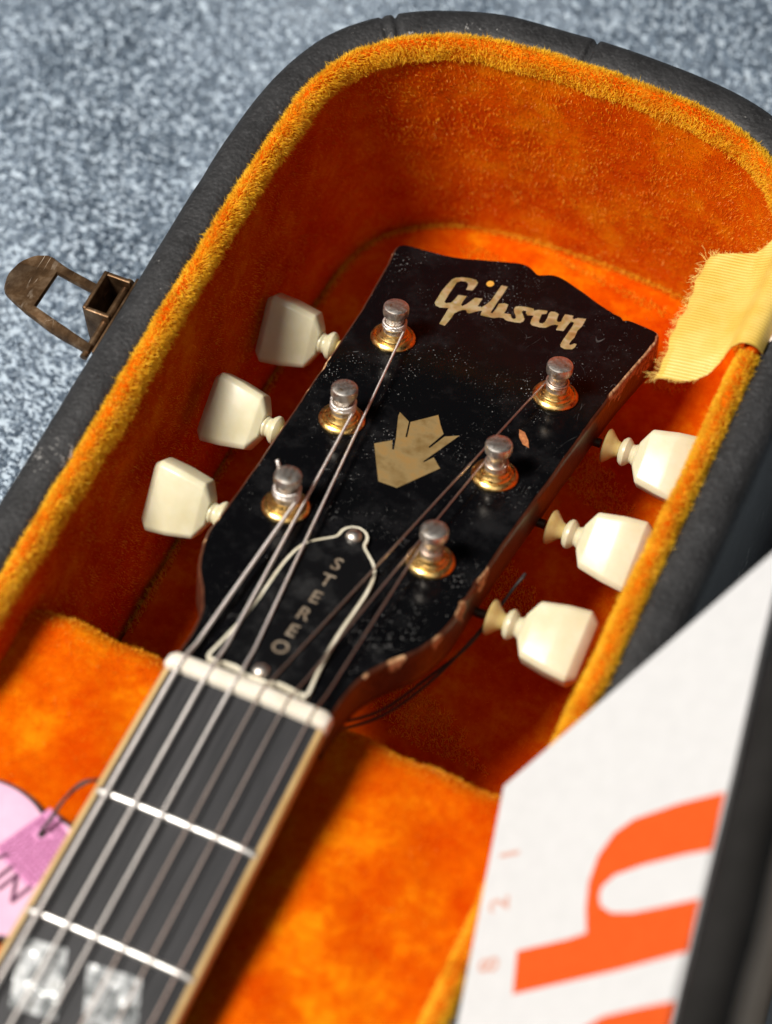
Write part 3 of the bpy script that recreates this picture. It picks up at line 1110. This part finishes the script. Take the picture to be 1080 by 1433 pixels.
# frets
for k in range(1, 6):
    y = -628.65 * (1 - 2 ** (-k / 12))
    hw = wid(y) / 2 - 1.0
    xs_ = np.linspace(-hw, hw, 25)
    V = []
    for i, x in enumerate(xs_):
        e = min(1.0, (hw - abs(x)) / 0.8 + 0.25)
        for a in np.linspace(0, math.pi, 9):
            V.append((x, y + 1.05 * math.cos(a), zc(x) - 0.05 + 0.95 * math.sin(a) * e))
    build('fret', V, grid_faces(25, 9) + [tuple(range(9)), tuple(24 * 9 + k2 for k2 in range(9))], 'fret', fb, 60)
# split parallelogram inlays between frets two and three
for q in ([(-20.0, -75.2), (-8.1, -73.8), (-2.2, -90.0), (-13.6, -91.6)], [(-2.4, -74.9), (10.8, -73.3), (17.2, -89.0), (5.0, -91.2)]):
    P4 = np.array(q)
    V = []
    for u in np.linspace(0, 1, 8):
        for w in np.linspace(0, 1, 8):
            p = (P4[0] * (1 - u) + P4[1] * u) * (1 - w) + (P4[3] * (1 - u) + P4[2] * u) * w
            V.append((p[0], p[1], zc(p[0]) + 0.03))
    o = build('pearl_inlay', V, grid_faces(8, 8), 'pearl', fb, 180)
    up_fix(o)

# nut
V = []
nxs = 29
for i, x in enumerate(np.linspace(-21.7, 21.7, nxs)):
    e = min(1.0, (21.7 - abs(x)) / 1.6)
    tp = 1.75 + zc(x) - 0.9 * (1 - e) ** 2
    pr = [(0.15, -4.5), (0.15, tp - 0.7), (0.7, tp), (2.6, tp - 0.1), (4.4, tp - 0.7), (5.1, tp - 1.6), (5.1, -4.5)]
    sh = 0.5 * (1 - e) ** 2
    V += [(x, yy + (sh if yy < 2.5 else -sh), z) for yy, z in pr]
F = grid_faces(nxs, 7, True) + [tuple(range(7)), tuple((nxs - 1) * 7 + k for k in range(7))]
nut = build('nut', V, F, 'bone', guitar, 50)
for o in (nut, neck):
    bm = bmesh.new()
    bm.from_mesh(o.data)
    bmesh.ops.recalc_face_normals(bm, faces=bm.faces)
    bm.to_mesh(o.data)
    bm.free()

# headstock
hh = [(0.2, 184.0), (1.5, 184.9), (3.2, 186.0), (5.7, 186.3), (9, 185.4), (14.8, 183), (21.5, 180.1), (27, 178.5), (33, 177.8), (38.4, 177.2), (40.3, 176.2), (41.1, 174.2), (40.5, 168), (38.5, 150), (37.1, 127), (36.2, 105), (35.1, 82), (34.5, 62), (34.3, 50), (34.1, 42), (33.0, 36.5), (30.4, 29.5), (26, 22.8), (22.8, 16), (21.4, 8), (21.2, -4.2)]
hp = catmull(hh, 1.2)
outl = np.vstack([hp[::-1], hp * np.array([-1, 1])])       # right bottom -> top -> left bottom : counter-clockwise
outl = outl + np.stack([fuzz(np.c_[outl, outl[:, 0] * 0], 1 / 11, 71), fuzz(np.c_[outl, outl[:, 0] * 0], 1 / 11, 72)], 1) * 0.12
TH = 12.5
no_ = len(outl)
ringsH = [(offset_poly(outl, 1.1), 0.0), (offset_poly(outl, 0.45), -0.22), (offset_poly(outl, 0.1), -0.7), (outl, -1.6), (outl, -4.5), (outl, -8.5), (outl, -TH + 1.0), (offset_poly(outl, 0.9), -TH)]
# irregular chips bitten out of the edge
_o3 = np.c_[outl, outl[:, 0] * 0]
bite = np.clip(fuzz(_o3, 1 / 9, 73) * 0.7 + fuzz(_o3, 1 / 3.1, 74) * 0.6 - 0.22, 0, 1)
wearm = np.zeros(no_)
for cx_, cs_, r_, a_ in ((40, 170, 18, 1.35), (38.5, 150, 9, 1.0), (37, 128, 7, 0.35), (34.4, 63, 5, 0.95), (34.2, 49, 4, 1.0), (33, 37, 3, 0.9), (27.5, 25, 4, 1.0), (23, 16, 2.5, 0.8), (-41, 172, 8, 0.45), (-38, 146, 4, 0.3), (-36, 118, 8, 0.75), (-36, 104, 6, 0.6), (-34.6, 48, 6, 0.6), (-34, 38, 4, 0.6), (0, 184, 4, 0.1)):
    d2 = (outl[:, 0] - cx_) ** 2 + (outl[:, 1] - cs_) ** 2
    wearm = np.maximum(wearm, a_ * np.exp(-d2 / r_ ** 2))
V = []
W = []
for kx, (rp, h) in enumerate(ringsH):
    q = np.array(rp)
    amt = {0: 0.9, 1: 1.1, 2: 1.0, 3: 0.5}.get(kx, 0.0)
    cen = np.array([0, 90.0])
    nin = offset_poly(outl, 1.0) - outl
    q = q + nin * (bite * wearm * amt * 1.6)[:, None]
    V += [H(a, b, h - (0.25 * bite[i] * wearm[i] if kx in (1, 2) else 0)) for i, (a, b) in enumerate(q)]
    W += list(wearm * {0: 0.55, 1: 0.95, 2: 1.0, 3: 0.95, 4: 0.62, 5: 0.35, 6: 0.2, 7: 0.0}[kx])
F = []
for kx in range(len(ringsH) - 1):
    for i in range(no_):
        j = (i + 1) % no_
        F.append((kx * no_ + i, (kx + 1) * no_ + i, (kx + 1) * no_ + j, kx * no_ + j))
F.append(tuple((len(ringsH) - 1) * no_ + i for i in range(no_))[::-1])
head = build('headstock', V, F, 'edge', guitar, 60)
at = head.data.attributes.new('wear', 'FLOAT', 'POINT')
at.data.foreach_set('value', np.array(W[:len(head.data.vertices)], dtype=np.float32))
bm = bmesh.new()
bm.from_mesh(head.data)
bmesh.ops.recalc_face_normals(bm, faces=bm.faces)
bm.to_mesh(head.data)
bm.free()
head['label'] = 'black lacquered headstock with worn brown edges'
# lacquered face veneer, its rim following the chipped edge
nin = offset_poly(outl, 1.0) - outl
fp = np.array(ringsH[0][0]) - nin * 0.30 + nin * (bite * wearm * 1.9)[:, None]
v, f = prism([tuple(p) for p in fp], -0.3, 0.06)
veneer = build('face_veneer', Hs(v), f, 'lacquer', head, 30)
veneer['label'] = 'dusty scratched black lacquer face of the headstock'
# bare wood chips in the lacquer
for pts in ([(21.0, 118.6), (22.8, 118.2), (24.9, 115.6), (26.2, 112.9), (24.2, 113.4), (22.2, 115.6)],):
    v, f = prism(pts, 0.0, 0.075)
    ch = build('lacquer_chip', Hs(v), f, 'chip', head, 30)
    ch['label'] = 'orange bare wood chip in the black lacquer'

LOGO = [(-15.88, 148.51), (-16.34, 156.28), (-18.59, 155.24), (-20.03, 155.43), (-20.79, 156.42), (-20.91, 158.81), (-21.15, 162.18), (-20.95, 165.42), (-20.68, 168.5), (-20.02, 169.85), (-18.29, 171.04), (-16.13, 171.81), (-14.55, 171.89), (-13.59, 170.99), (-13.5, 169.16), (-13.58, 167.04), (-15.32, 166.35), (-15.45, 168.02), (-15.89, 169.22), (-16.88, 169.78), (-18.25, 169.22), (-18.98, 168.03), (-18.88, 165.8), (-18.8, 161.91), (-18.52, 158.16), (-17.88, 157.83), (-16.7, 158.81), (-16.41, 160.41), (-16.31, 163.03), (-13.94, 163.72), (-14.05, 161.8), (-13.89, 159.43), (-13.31, 158.95), (-12.55, 160.62), (-12.01, 162.79), (-11.64, 164.24), (-9.62, 165.01), (-9.54, 162.79), (-9.47, 161.19), (-8.38, 161.22), (-7.68, 163.06), (-7.2, 165.4), (-7.19, 168.29), (-7.22, 173.35), (-5.45, 173.68), (-5.29, 170.24), (-5.34, 165.66), (-5.21, 160.41), (-4.61, 160.44), (-4.42, 162.91), (-4.67, 165.23), (-3.39, 166.31), (-2.16, 166.29), (-1.82, 164.02), (-1.73, 162.04), (0.08, 162.69), (0.9, 161.33), (1.62, 161.06), (2.11, 161.63), (1.71, 162.62), (0.7, 163.86), (0.02, 165.31), (0.01, 166.4), (0.69, 167.13), (2.58, 167.91), (4.81, 168.31), (5.29, 167.57), (6.24, 168.53), (8.69, 169.43), (8.89, 168.03), (7.8, 167.11), (8.23, 163.98), (8.66, 163.22), (9.55, 163.42), (9.9, 164.35), (9.83, 166.34), (9.49, 168.38), (9.62, 169.56), (10.76, 170.07), (12.0, 169.73), (12.17, 168.52), (12.55, 166.71), (13.28, 166.24), (13.88, 166.87), (13.64, 168.97), (13.63, 170.52), (15.95, 171.13), (16.08, 170.07), (16.54, 169.65), (17.51, 170.9), (19.64, 171.66), (19.83, 168.11), (19.42, 165.45), (19.77, 162.44), (19.53, 160.3), (19.49, 158.89), (19.88, 158.52), (20.44, 159.24), (20.7, 159.79), (21.35, 159.97), (21.48, 158.45), (21.14, 157.18), (19.26, 156.17), (17.85, 156.54), (17.41, 157.47), (17.31, 159.81), (17.39, 163.26), (17.46, 166.73), (17.23, 168.42), (16.3, 168.41), (16.11, 166.76), (16.05, 165.1), (16.0, 163.38), (13.95, 162.75), (13.88, 163.84), (13.78, 164.99), (12.86, 164.86), (12.01, 163.96), (11.03, 162.18), (9.39, 161.42), (7.29, 161.21), (6.52, 161.77), (6.15, 163.38), (6.07, 165.37), (5.41, 165.19), (4.43, 164.61), (3.66, 165.39), (3.51, 166.24), (2.58, 166.11), (2.4, 165.26), (3.51, 163.87), (4.35, 162.73), (4.46, 161.58), (3.91, 160.53), (2.46, 159.93), (0.42, 159.55), (-0.34, 159.6), (-0.9, 160.08), (-2.32, 159.66), (-3.39, 158.71), (-5.6, 158.15), (-7.25, 158.0), (-7.47, 159.09), (-7.62, 160.02), (-8.53, 159.28), (-10.27, 157.05), (-11.0, 157.03), (-11.62, 157.89), (-12.48, 157.59), (-13.25, 156.53), (-14.0, 154.87), (-13.94, 152.47), (-14.16, 148.51)]
CROWN = [(-10.84, 93.79), (-7.13, 97.43), (-5.66, 94.04), (-5.23, 94.29), (-6.55, 98.49), (-9.78, 107.06), (-10.04, 108.77), (-6.32, 106.45), (-4.62, 100.32), (-4.14, 100.48), (-5.88, 106.52), (-0.47, 112.9), (1.75, 109.36), (3.87, 106.58), (2.39, 99.79), (2.9, 99.53), (4.52, 105.73), (7.89, 108.09), (3.48, 93.87), (3.83, 93.59), (5.31, 96.7), (8.53, 93.59), (1.64, 81.03), (-3.68, 80.93)]
v, f = prism(LOGO, -0.1, 0.10)
lg = build('logo_inlay', Hs(v), f, 'shell', head, 30)
lg['label'] = 'script name Gibson inlaid in aged shell on the headstock'
v, f = prism([(-10.35 + 1.05 * math.cos(a), 172.4 + 1.35 * math.sin(a)) for a in np.linspace(0, 2 * math.pi, 18, endpoint=False)], -0.1, 0.10)
build('logo_dot', Hs(v), f, 'dotgold', head, 30)
v, f = prism(CROWN, -0.1, 0.10)
cw = build('crown_inlay', Hs(v), f, 'crown', head, 30)
cw['label'] = 'angular crown inlay of aged shell below the name'

# truss rod cover
tc = [(0, 61.3), (1.6, 60.9), (3.0, 59.8), (3.9, 58.0), (4.2, 55.6), (6.4, 53.4), (9.4, 50.3), (11.0, 46.7), (11.8, 41), (11.9, 34), (11.8, 26), (12.1, 18), (12.8, 10.5), (13.6, 4.5), (13.7, 2.2), (12.5, 1.4), (6.0, 1.9), (3.2, 0.9), (0, 0.6)]
th = catmull(tc, 0.8)
tout = np.vstack([th, (th * np.array([-1, 1]))[::-1][1:-1]])[::-1]
v, f = prism([tuple(p) for p in tout], 0.07, 1.5)
tcov = build('truss_rod_cover', Hs(v), f, 'ply', guitar, 30)
tcov['label'] = 'bell shaped black truss rod cover with white edge reading STEREO'
ti = offset_poly(tout, 0.85)
v1, f1 = prism([tuple(p) for p in ti], 1.4, 1.75)
build('cover_face', Hs(v1), f1, 'cover', tcov, 30)
for ch, (x, s) in zip('STEREO', ((0.7, 45.8), (0.9, 39.4), (1.0, 32.6), (1.0, 26.0), (1.0, 19.4), (0.9, 12.9))):
    gv, gf = letter(ch, 6.2, 0.05)
    gv = [(a * 0.92 + x, b + s, 1.78) for a, b, c in gv]
    o = build('engraved_letter', Hs(gv), gf, 'engrave', tcov, 0)
    up_fix(o)
for (x, s) in ((0.2, 57.0), (0.4, 3.4)):
    pv, pf = lathe([(2.1, 1.6), (2.15, 2.1), (1.9, 2.7), (1.4, 3.15), (0.7, 3.4), (0.05, 3.45)], 24)
    slot = box(-1.35, 1.35, -0.2, 0.2, 3.0, 3.47)
    o = build('screw', Hs([(a + x, b + s, c) for a, b, c in pv]), pf, 'nickel', tcov, 60)
    a_ = 0.7
    sv_ = [(x + a * math.cos(a_) - b * math.sin(a_), s + a * math.sin(a_) + b * math.cos(a_), c) for a, b, c in slot[0]]
    build('screw_slot', Hs(sv_), slot[1], 'black', tcov, 30)

# ---------------------------------------------------------------- tuning machines
POSTS = [(-24.5, 136.0), (-22.4, 98.0), (-20.6, 60.0), (24.5, 136.0), (22.4, 98.0), (20.6, 60.0)]


def local(name, v, f, mat, smooth=40):
    me = bpy.data.meshes.new(name)
    me.from_pydata((np.asarray(v, float) * MM).tolist(), [], f)
    me.validate()
    bm = bmesh.new()
    bm.from_mesh(me)
    bmesh.ops.recalc_face_normals(bm, faces=bm.faces)
    bm.to_mesh(me)
    bm.free()
    for p in me.polygons:
        p.use_smooth = True
    me.set_sharp_from_angle(angle=math.radians(smooth))
    me.materials.append(M[mat])
    return me


post_me = local('tuning_machine', *lathe([(3.1, -13), (3.1, 3.2), (2.95, 3.6), (2.75, 4.6), (2.55, 6.0), (2.6, 7.4), (2.9, 8.4), (3.35, 8.9), (3.55, 9.1), (3.62, 9.5), (3.62, 11.2), (3.45, 11.65), (3.1, 11.85), (1.6, 11.95), (0.05, 11.98)], 36), 'nickel', 35)
bush_me = local('bushing', *lathe([(3.2, -1), (5.9, -0.2), (6.3, 0.05), (6.4, 0.6), (6.1, 1.15), (5.6, 1.5), (5.3, 1.5), (5.0, 1.35), (4.75, 1.45), (4.6, 1.9), (4.35, 2.2), (3.95, 2.3), (3.75, 2.6), (3.5, 3.1), (3.15, 3.25)], 40), 'gold', 35)


def button_meshes():
    # axis along +x (outwards); section: width b along y, thickness c along z
    def sec(a, b, c, ch):
        return [(a, -b + ch, -c), (a, b - ch, -c), (a, b, -c + ch * 0.8), (a, b, c - ch * 0.8), (a, b - ch, c), (a, -b + ch, c), (a, -b, c - ch * 0.8), (a, -b, -c + ch * 0.8)]
    S_ = [sec(0, 3.6, 3.0, 1.0), sec(0.7, 4.9, 3.3, 1.1), sec(2.4, 7.9, 4.2, 1.3), sec(9.5, 9.3, 4.6, 1.4), sec(15.6, 10.0, 4.3, 1.4), sec(17.9, 8.2, 1.7, 0.9)]
    V = [p for s in S_ for p in s]
    F = grid_faces(len(S_), 8, True) + [tuple(range(8)), tuple((len(S_) - 1) * 8 + k for k in range(8))]
    bm = bmesh.new()
    vs = [bm.verts.new(p) for p in V]
    for q in F:
        bm.faces.new([vs[i] for i in q])
    bmesh.ops.recalc_face_normals(bm, faces=bm.faces)
    bmesh.ops.dissolve_limit(bm, angle_limit=math.radians(3), verts=bm.verts, edges=bm.edges)
    bmesh.ops.bevel(bm, geom=[e for e in bm.edges], offset=0.42, segments=2, profile=0.5, affect='EDGES')
    bm.verts.index_update()
    v = [tuple(x.co) for x in bm.verts]
    f = [tuple(x.index for x in q.verts) for q in bm.faces]
    bm.free()
    # neck rings turned about the axis
    pv, pf = lathe([(1.4, -5.2), (2.2, -4.9), (3.3, -4.5), (4.05, -3.7), (4.1, -3.0), (3.5, -2.2), (2.75, -1.6), (2.7, -1.0), (3.1, -0.4), (3.0, 0.8)], 28)
    ring = [(h, r * 1.0, q) for r, q, h in pv]
    cv_, cf_ = lathe([(1.3, -9.4), (2.0, -9.4), (4.6, -9.2), (4.9, -8.8), (4.75, -8.3), (3.6, -7.2), (2.5, -6.0), (2.1, -5.0)], 28)
    cone = [(h, r, q) for r, q, h in cv_]
    return local('button', *merge((v, f), (ring, pf)), 'button', 32), local('button_collar', cone, cf_, 'collar', 40)


btn_me, col_me = button_meshes()
sv, sf = tube([(-30, 0, 0), (-20, 0, 0), (-9.0, 0, 0), (-5, 0, 0)], 1.3, 12)
gb = box(-33, -20, -6, 6, -4.6, 3.9, 1.2)
shaft_me = local('shaft', *merge((sv, sf), gb), 'darkmetal', 40)

AX_H = -16.8
SPIN = [(-62, 4, 2.0), (-50, -1, 0.5), (-60, 2, -1.0), (38, 2, 0), (42, 0, 0.5), (30, 1, 1.5)]
SOFF = [1.8, -0.4, 0.2, 1.6, 1.6, 0.8]
OUTX = [-1, -1, -1, 1, 1, 1]
BX = [41.2, 39.0, 36.2, 44.2, 42.9, 41.9]
LBL = ['left post nearest the tip', 'left middle post', 'left post nearest the nut', 'right post nearest the tip', 'right middle post', 'right post nearest the nut']


def child(name, me, parent, mat_world):
    o = bpy.data.objects.new(name, me)
    link(o, parent)
    o.matrix_basis = mat_world
    return o


for k, (px_, ps_) in enumerate(POSTS):
    base = HM @ Matrix.Translation(Vector((px_, ps_, 0)) * MM)
    turn = Matrix.Rotation(0.9 * k, 4, 'Z')
    mach = bpy.data.objects.new('tuning_machine', post_me)
    link(mach, guitar)
    mach.matrix_basis = base @ turn
    mach['label'] = 'aged nickel tuning machine with cream keystone button, ' + LBL[k]
    side = OUTX[k]
    face = Matrix.Identity(4) if side > 0 else Matrix.Rotation(math.pi, 4, 'Z')
    a, yaw, dh = SPIN[k]
    ax = HM @ Matrix.Translation(Vector((side * BX[k], ps_ + SOFF[k], AX_H + 5.0)) * MM) @ face @ Matrix.Rotation(math.radians(yaw), 4, 'Z')
    bt = ax @ Matrix.Translation(Vector((5.5, 0, 0)) * MM) @ Matrix.Rotation(math.radians(a), 4, 'X')
    for nm, me, mw in (('bushing', bush_me, base @ turn), ('button', btn_me, bt), ('button_collar', col_me, bt), ('shaft', shaft_me, ax)):
        o = bpy.data.objects.new(nm, me)
        COL.objects.link(o)
        o.parent = mach
        pw = guitar.matrix_basis @ mach.matrix_parent_inverse @ mach.matrix_basis
        o.matrix_parent_inverse = pw.inverted()
        o.matrix_basis = mw

# ---------------------------------------------------------------- strings
NX = [-17.6, -10.2, -3.1, 3.9, 10.7, 17.6]
DI = [1.06, 0.90, 0.76, 0.56, 0.50, 0.46]
TO = [2, 1, 0, 3, 4, 5]
WRAPS = [2.2, 2.6, 2.3, 2.3, 1.6, 1.2]
for k in range(6):
    px_, ps_ = POSTS[TO[k]]
    r = DI[k] / 2
    inner = 1 if px_ < 0 else -1
    xb = NX[k] * 1.085
    pts = [np.array([NX[k] + (xb - NX[k]) * t, -210 * t, 2.05 + zc(NX[k]) + 0.8 * t]) for t in np.linspace(1, 0, 20)[:-1]]
    pts += [np.array([NX[k], 0.3, 1.85 + zc(NX[k]) + r * 0.6]), np.array([NX[k] * 0.998, 2.4, 1.72 + zc(NX[k]) + r * 0.6]), np.array([NX[k], 4.6, 0.9 + zc(NX[k]) + r * 0.6])]
    rp = 2.75 + r
    h1 = 4.6
    target = H(px_ + inner * (rp), ps_, h1)
    st = H(NX[k], 1.0, 2.0 + zc(NX[k]))
    for t in np.linspace(0.06, 1, 14):
        pts.append(st * (1 - t) + target * t + np.array([0, 0, 0.0]))
    main = np.array(pts)
    # windings: spiral up or down the waist of the post
    wr = []
    a0 = 0.0 if inner > 0 else math.pi
    nn = int(WRAPS[k] * 26)
    for i in range(1, nn):
        t = i / nn
        a = a0 + inner * t * WRAPS[k] * 2 * math.pi
        hh_ = h1 + (t * (WRAPS[k]) * DI[k] * 1.12)
        hh_ = min(hh_, 8.2)
        wr.append(H(px_ + rp * math.cos(a), ps_ + rp * math.sin(a), hh_))
    if k == 0:       # clipped end stands up beside the cap
        a = a0 + inner * WRAPS[k] * 2 * math.pi
        aa = math.radians(150)
        wr += [H(px_ + 4.0 * math.cos(aa), ps_ + 4.0 * math.sin(aa), 9.0), H(px_ + 4.3 * math.cos(aa), ps_ + 4.3 * math.sin(aa), 11.4), H(px_ + 5.2 * math.cos(aa), ps_ + 5.2 * math.sin(aa), 12.6)]
    full = np.vstack([main, np.array(wr)])
    v, f = tube(full, r, 10)
    o = build('string', v, f, 'wound' if k < 3 else 'plain', guitar, 180)

# ================================================================== BLACK CORD AND PINK TAG
tagt = thing('hang_tag', (-45, -58, -16), 'pink printed hang tag with black cord lying on the plush left of the neck', 'tag')


def ct(x, y):
    return -23.0 + (12 - y) * 0.115 + 2.6


def tag_poly(grow=0.0):
    c = np.array([-46.5, -59.0])
    p = []
    for a in np.linspace(55, 300, 60):
        p.append(tuple(c + (20.6 + grow) * np.array([math.cos(math.radians(a)), math.sin(math.radians(a))])))
    p += [(-20.0, -72.0 - grow), (-16.0, -60.0), (-21.5 + grow, -44.2 + grow), (-27.0, -42.2 + grow), (-33.0, -40.6 + grow)]
    return p


def lift(vs, base=0.0):
    return [(x, y, z + ct(x, y) + base) for x, y, z in vs]


v, f = prism(tag_poly(0.0), 0.0, 0.5)
pinkc = build('tag_card', lift(v), f, 'pink', tagt, 30)
v, f = prism(tag_poly(1.0), -0.9, -0.35)
bk = build('tag_backing', lift(v, 0.3), f, 'black', tagt, 30)
bx_dir = np.array([0.76, -0.33])
bx_dir = bx_dir / np.linalg.norm(bx_dir)            # baseline of the print on the tag
# fine rows of print on the band by the hole
ddir = np.array([0.92, -0.40])
ddir /= np.linalg.norm(ddir)
pdir = np.array([-ddir[1], ddir[0]])
org = np.array([-38.6, -52.2])
bandp = [org + pdir * -3.4 + ddir * -0.6, org + pdir * -3.4 + ddir * 14, org + pdir * 8.2 + ddir * 14, org + pdir * 13.2 + ddir * 6.2, org + pdir * 13.6 + ddir * -0.6]
v, f = prism([tuple(p) for p in bandp], 0.45, 0.52)
build('printed_band', lift(v), f, 'pinkband', tagt, 30)
T = []
for row in range(11):
    x = 0.0
    while x < 12.5:
        w = random.uniform(0.5, 1.4)
        c0_ = org + pdir * (row * 1.32 - 2.0) + ddir * x
        if np.linalg.norm(c0_ + ddir * w / 2 - np.array([-32.0, -46.8])) > 2.1:
            q = [c0_, c0_ + ddir * w, c0_ + ddir * w + pdir * 0.72, c0_ + pdir * 0.72]
            if all(p[1] < -41.5 - 0.25 * (p[0] + 33) for p in q):
                T.append(([(p[0], p[1], 0.56) for p in q], [(0, 1, 2, 3)]))
        x += w + random.uniform(0.2, 0.45)
v, f = merge(*T)
o = build('fine_print', lift(v), f, 'mauve', tagt, 0)
up_fix(o)
# large letters
for ch, (lx, ly) in zip('VIN', ((-39.8, -57.2), (-35.1, -60.2), (-30.7, -62.4))):
    gv, gf = letter(ch, 8.8, 0.16)
    th_ = math.atan2(ddir[1], ddir[0]) + 0.05
    gv = [(lx + a * math.cos(th_) - b * math.sin(th_), ly + a * math.sin(th_) + b * math.cos(th_), 0.57) for a, b, c in gv]
    o = build('printed_letter', lift(gv), gf, 'plum', tagt, 0)
    up_fix(o)
hole = (-32.0, -46.8)
v, f = prism([(hole[0] + 0.95 * math.cos(a), hole[1] + 0.95 * math.sin(a)) for a in np.linspace(0, 2 * math.pi, 20, endpoint=False)], 0.4, 0.60)
build('punched_hole', lift(v), f, 'black', tagt, 30)
# cord: from the hole, up over the tag, beneath the neck, round the right tuner shaft and back
zt = ct(-30, -45)
for k, off in enumerate((0.0, 1.0)):
    pts = [(hole[0], hole[1], zt - 0.5), (hole[0] + 0.1, hole[1] + 0.5, zt + 1.5 + off), (-31.2 + 0.3 * off, -43.2, zt + 3.0), (-30.4 + .5 * off, -39.0, zt + 4.2 + off), (-28.2, -34.0 + off, zt + 5.4), (-25.2, -30.6, zt + 5.5), (-21.5, -27 + off, -14), (-19, -20, -21), (-8, -8, -24.6), (6, 6, -25.2), (14.5, 11.5 + off * 2, -28), (24.0 - off * 0.6, 23 + off * 2.4, -33 - off), (30.6 - off * 0.8, 38 + off * 2.2, -36 - off), (35, 52, -36.5 - off), (38.0, 64 - off, -36), (39.6, 72, -35.5), (41.0, 75.5 + off, -34)]
    v, f = tube(catmull(pts, 1.0), 0.42, 7)
    o = build('cord', v, f, 'black', tagt, 180)
    o['label'] = 'thin black cord running from the tag under the neck to a tuner shaft'

# ================================================================== WHITE CARD
cardt = thing('printed_card', (90, -20, -4), 'white card with large orange lettering propped across the right rim of the case', 'card')
c0 = np.array([67.36, 2.54, 3.0])
U = np.array([0.77697, 0.26851, 0.5694])
Vv = np.array([0.32599, -0.94537, 0.0])
Nn = np.cross(Vv, U)
if Nn[2] < 0:
    Nn = -Nn


def Cd(u, v, h=0.0):
    return c0 + U * u + Vv * v + Nn * h


def card_plate(poly, h0, h1):
    v, f = prism(poly, h0, h1)
    return [Cd(*p) for p in v], f


cp_ = [(0, 0), (74.0, -46.5), (68.0, -20), (62, 10), (54, 45), (44, 90), (30, 150), (-19, 150), (-13.5, 107), (-7.2, 57.4)]
v, f = card_plate(cp_, -1.6, 0.0)
cb = build('card_sheet', v, f, 'card', cardt, 30)


def printed(name, poly, mat, h=0.05):
    v, f = prism(poly, -0.02, h)
    o = build(name, [Cd(*p) for p in v], f, mat, cardt, 30)
    bm = bmesh.new()
    bm.from_mesh(o.data)
    bmesh.ops.recalc_face_normals(bm, faces=bm.faces)
    bm.to_mesh(o.data)
    bm.free()
    return o


hpoly = [(7.7, 42.3), (21.4, 41.7), (26.2, 41.0), (25.6, 35.1), (25.9, 28.9), (28.0, 22.8), (32.0, 18.0), (37.0, 15.6), (48.6, 14.1), (60.5, 13.6), (57.6, 26.9), (50.8, 26.8), (40.3, 27.3), (32.8, 28.4), (29.6, 30.6), (29.0, 32.6), (29.6, 35.2), (32.6, 37.3), (38.0, 38.2), (45.5, 38.1), (55.2, 37.8), (52.6, 49.6), (35.8, 51.1), (7.5, 52.6)]
o = printed('printed_letter', hpoly, 'orange')
o['label'] = 'large orange letter h lying on its side'
o = printed('printed_letter', [(26.0, 72.0), (26.2, 66), (27.6, 63), (32.0, 61.2), (40.9, 60.6), (50.0, 60.3), (47.5, 72)], 'orange')
o['label'] = 'edge of the next large orange letter at the bottom of the picture'
for ch, (u, w) in zip('128', ((3.7, 17.9), (1.9, 30.0), (0.4, 44.5))):
    gv, gf = letter(ch, 7.6, 0.14)
    gv = [Cd(u - b * 1.0, w - a, 0.04) for a, b, c in gv]
    o = build('small_print', gv, gf, 'redprint', cardt, 0)
    up_fix(o)

# ================================================================== UPRIGHT PANEL AT THE RIGHT EDGE
lid = thing('upright_panel', (133, -80, -95), 'upright brown panel with a padded black edge in front of the white card', 'panel')


def lid_x(y):
    return 123.5 + (3.0 - y) * 0.142


V = []
yl = np.linspace(70, -300, 60)
prof = [(1.0, -95), (0, -93), (0, -40), (0, 40), (0, 110), (0.4, 115.5), (1.5, 118.3), (3.2, 119.8), (5.6, 120.3), (8.2, 119.9), (10.0, 118.6), (11.1, 116), (11.5, 114.5), (10.8, 113.5)]
for y in yl:
    for d, z in prof:
        V.append((lid_x(y) + d + 0.25 * math.sin(y * 0.21), y, z + 0.3 * math.sin(y * 0.11)))
n_ = len(prof)
F = grid_faces(60, n_)
F += [tuple(range(n_)), tuple(59 * n_ + k for k in range(n_))]
o = build('padded_edge', V, F, 'edging', lid, 60)
bm = bmesh.new()
bm.from_mesh(o.data)
bmesh.ops.recalc_face_normals(bm, faces=bm.faces)
bm.to_mesh(o.data)
bm.free()
if sum(p.normal.z for p in o.data.polygons if p.center.z > 0.212) < 0:
    o.data.flip_normals()
V = []
for y in yl:
    for d, z in ((4, 113.0), (10.8, 113.2), (11.4, 112.6), (14.0, -10), (15.0, -90), (12.6, -94.5), (4, -94.5)):
        V.append((lid_x(y) + d, y, z))
o = build('panel_side', V, grid_faces(60, 7, True) + [tuple(range(7)), tuple(59 * 7 + k for k in range(7))], 'brown', lid, 40)
bm = bmesh.new()
bm.from_mesh(o.data)
bmesh.ops.recalc_face_normals(bm, faces=bm.faces)
bm.to_mesh(o.data)
bm.free()
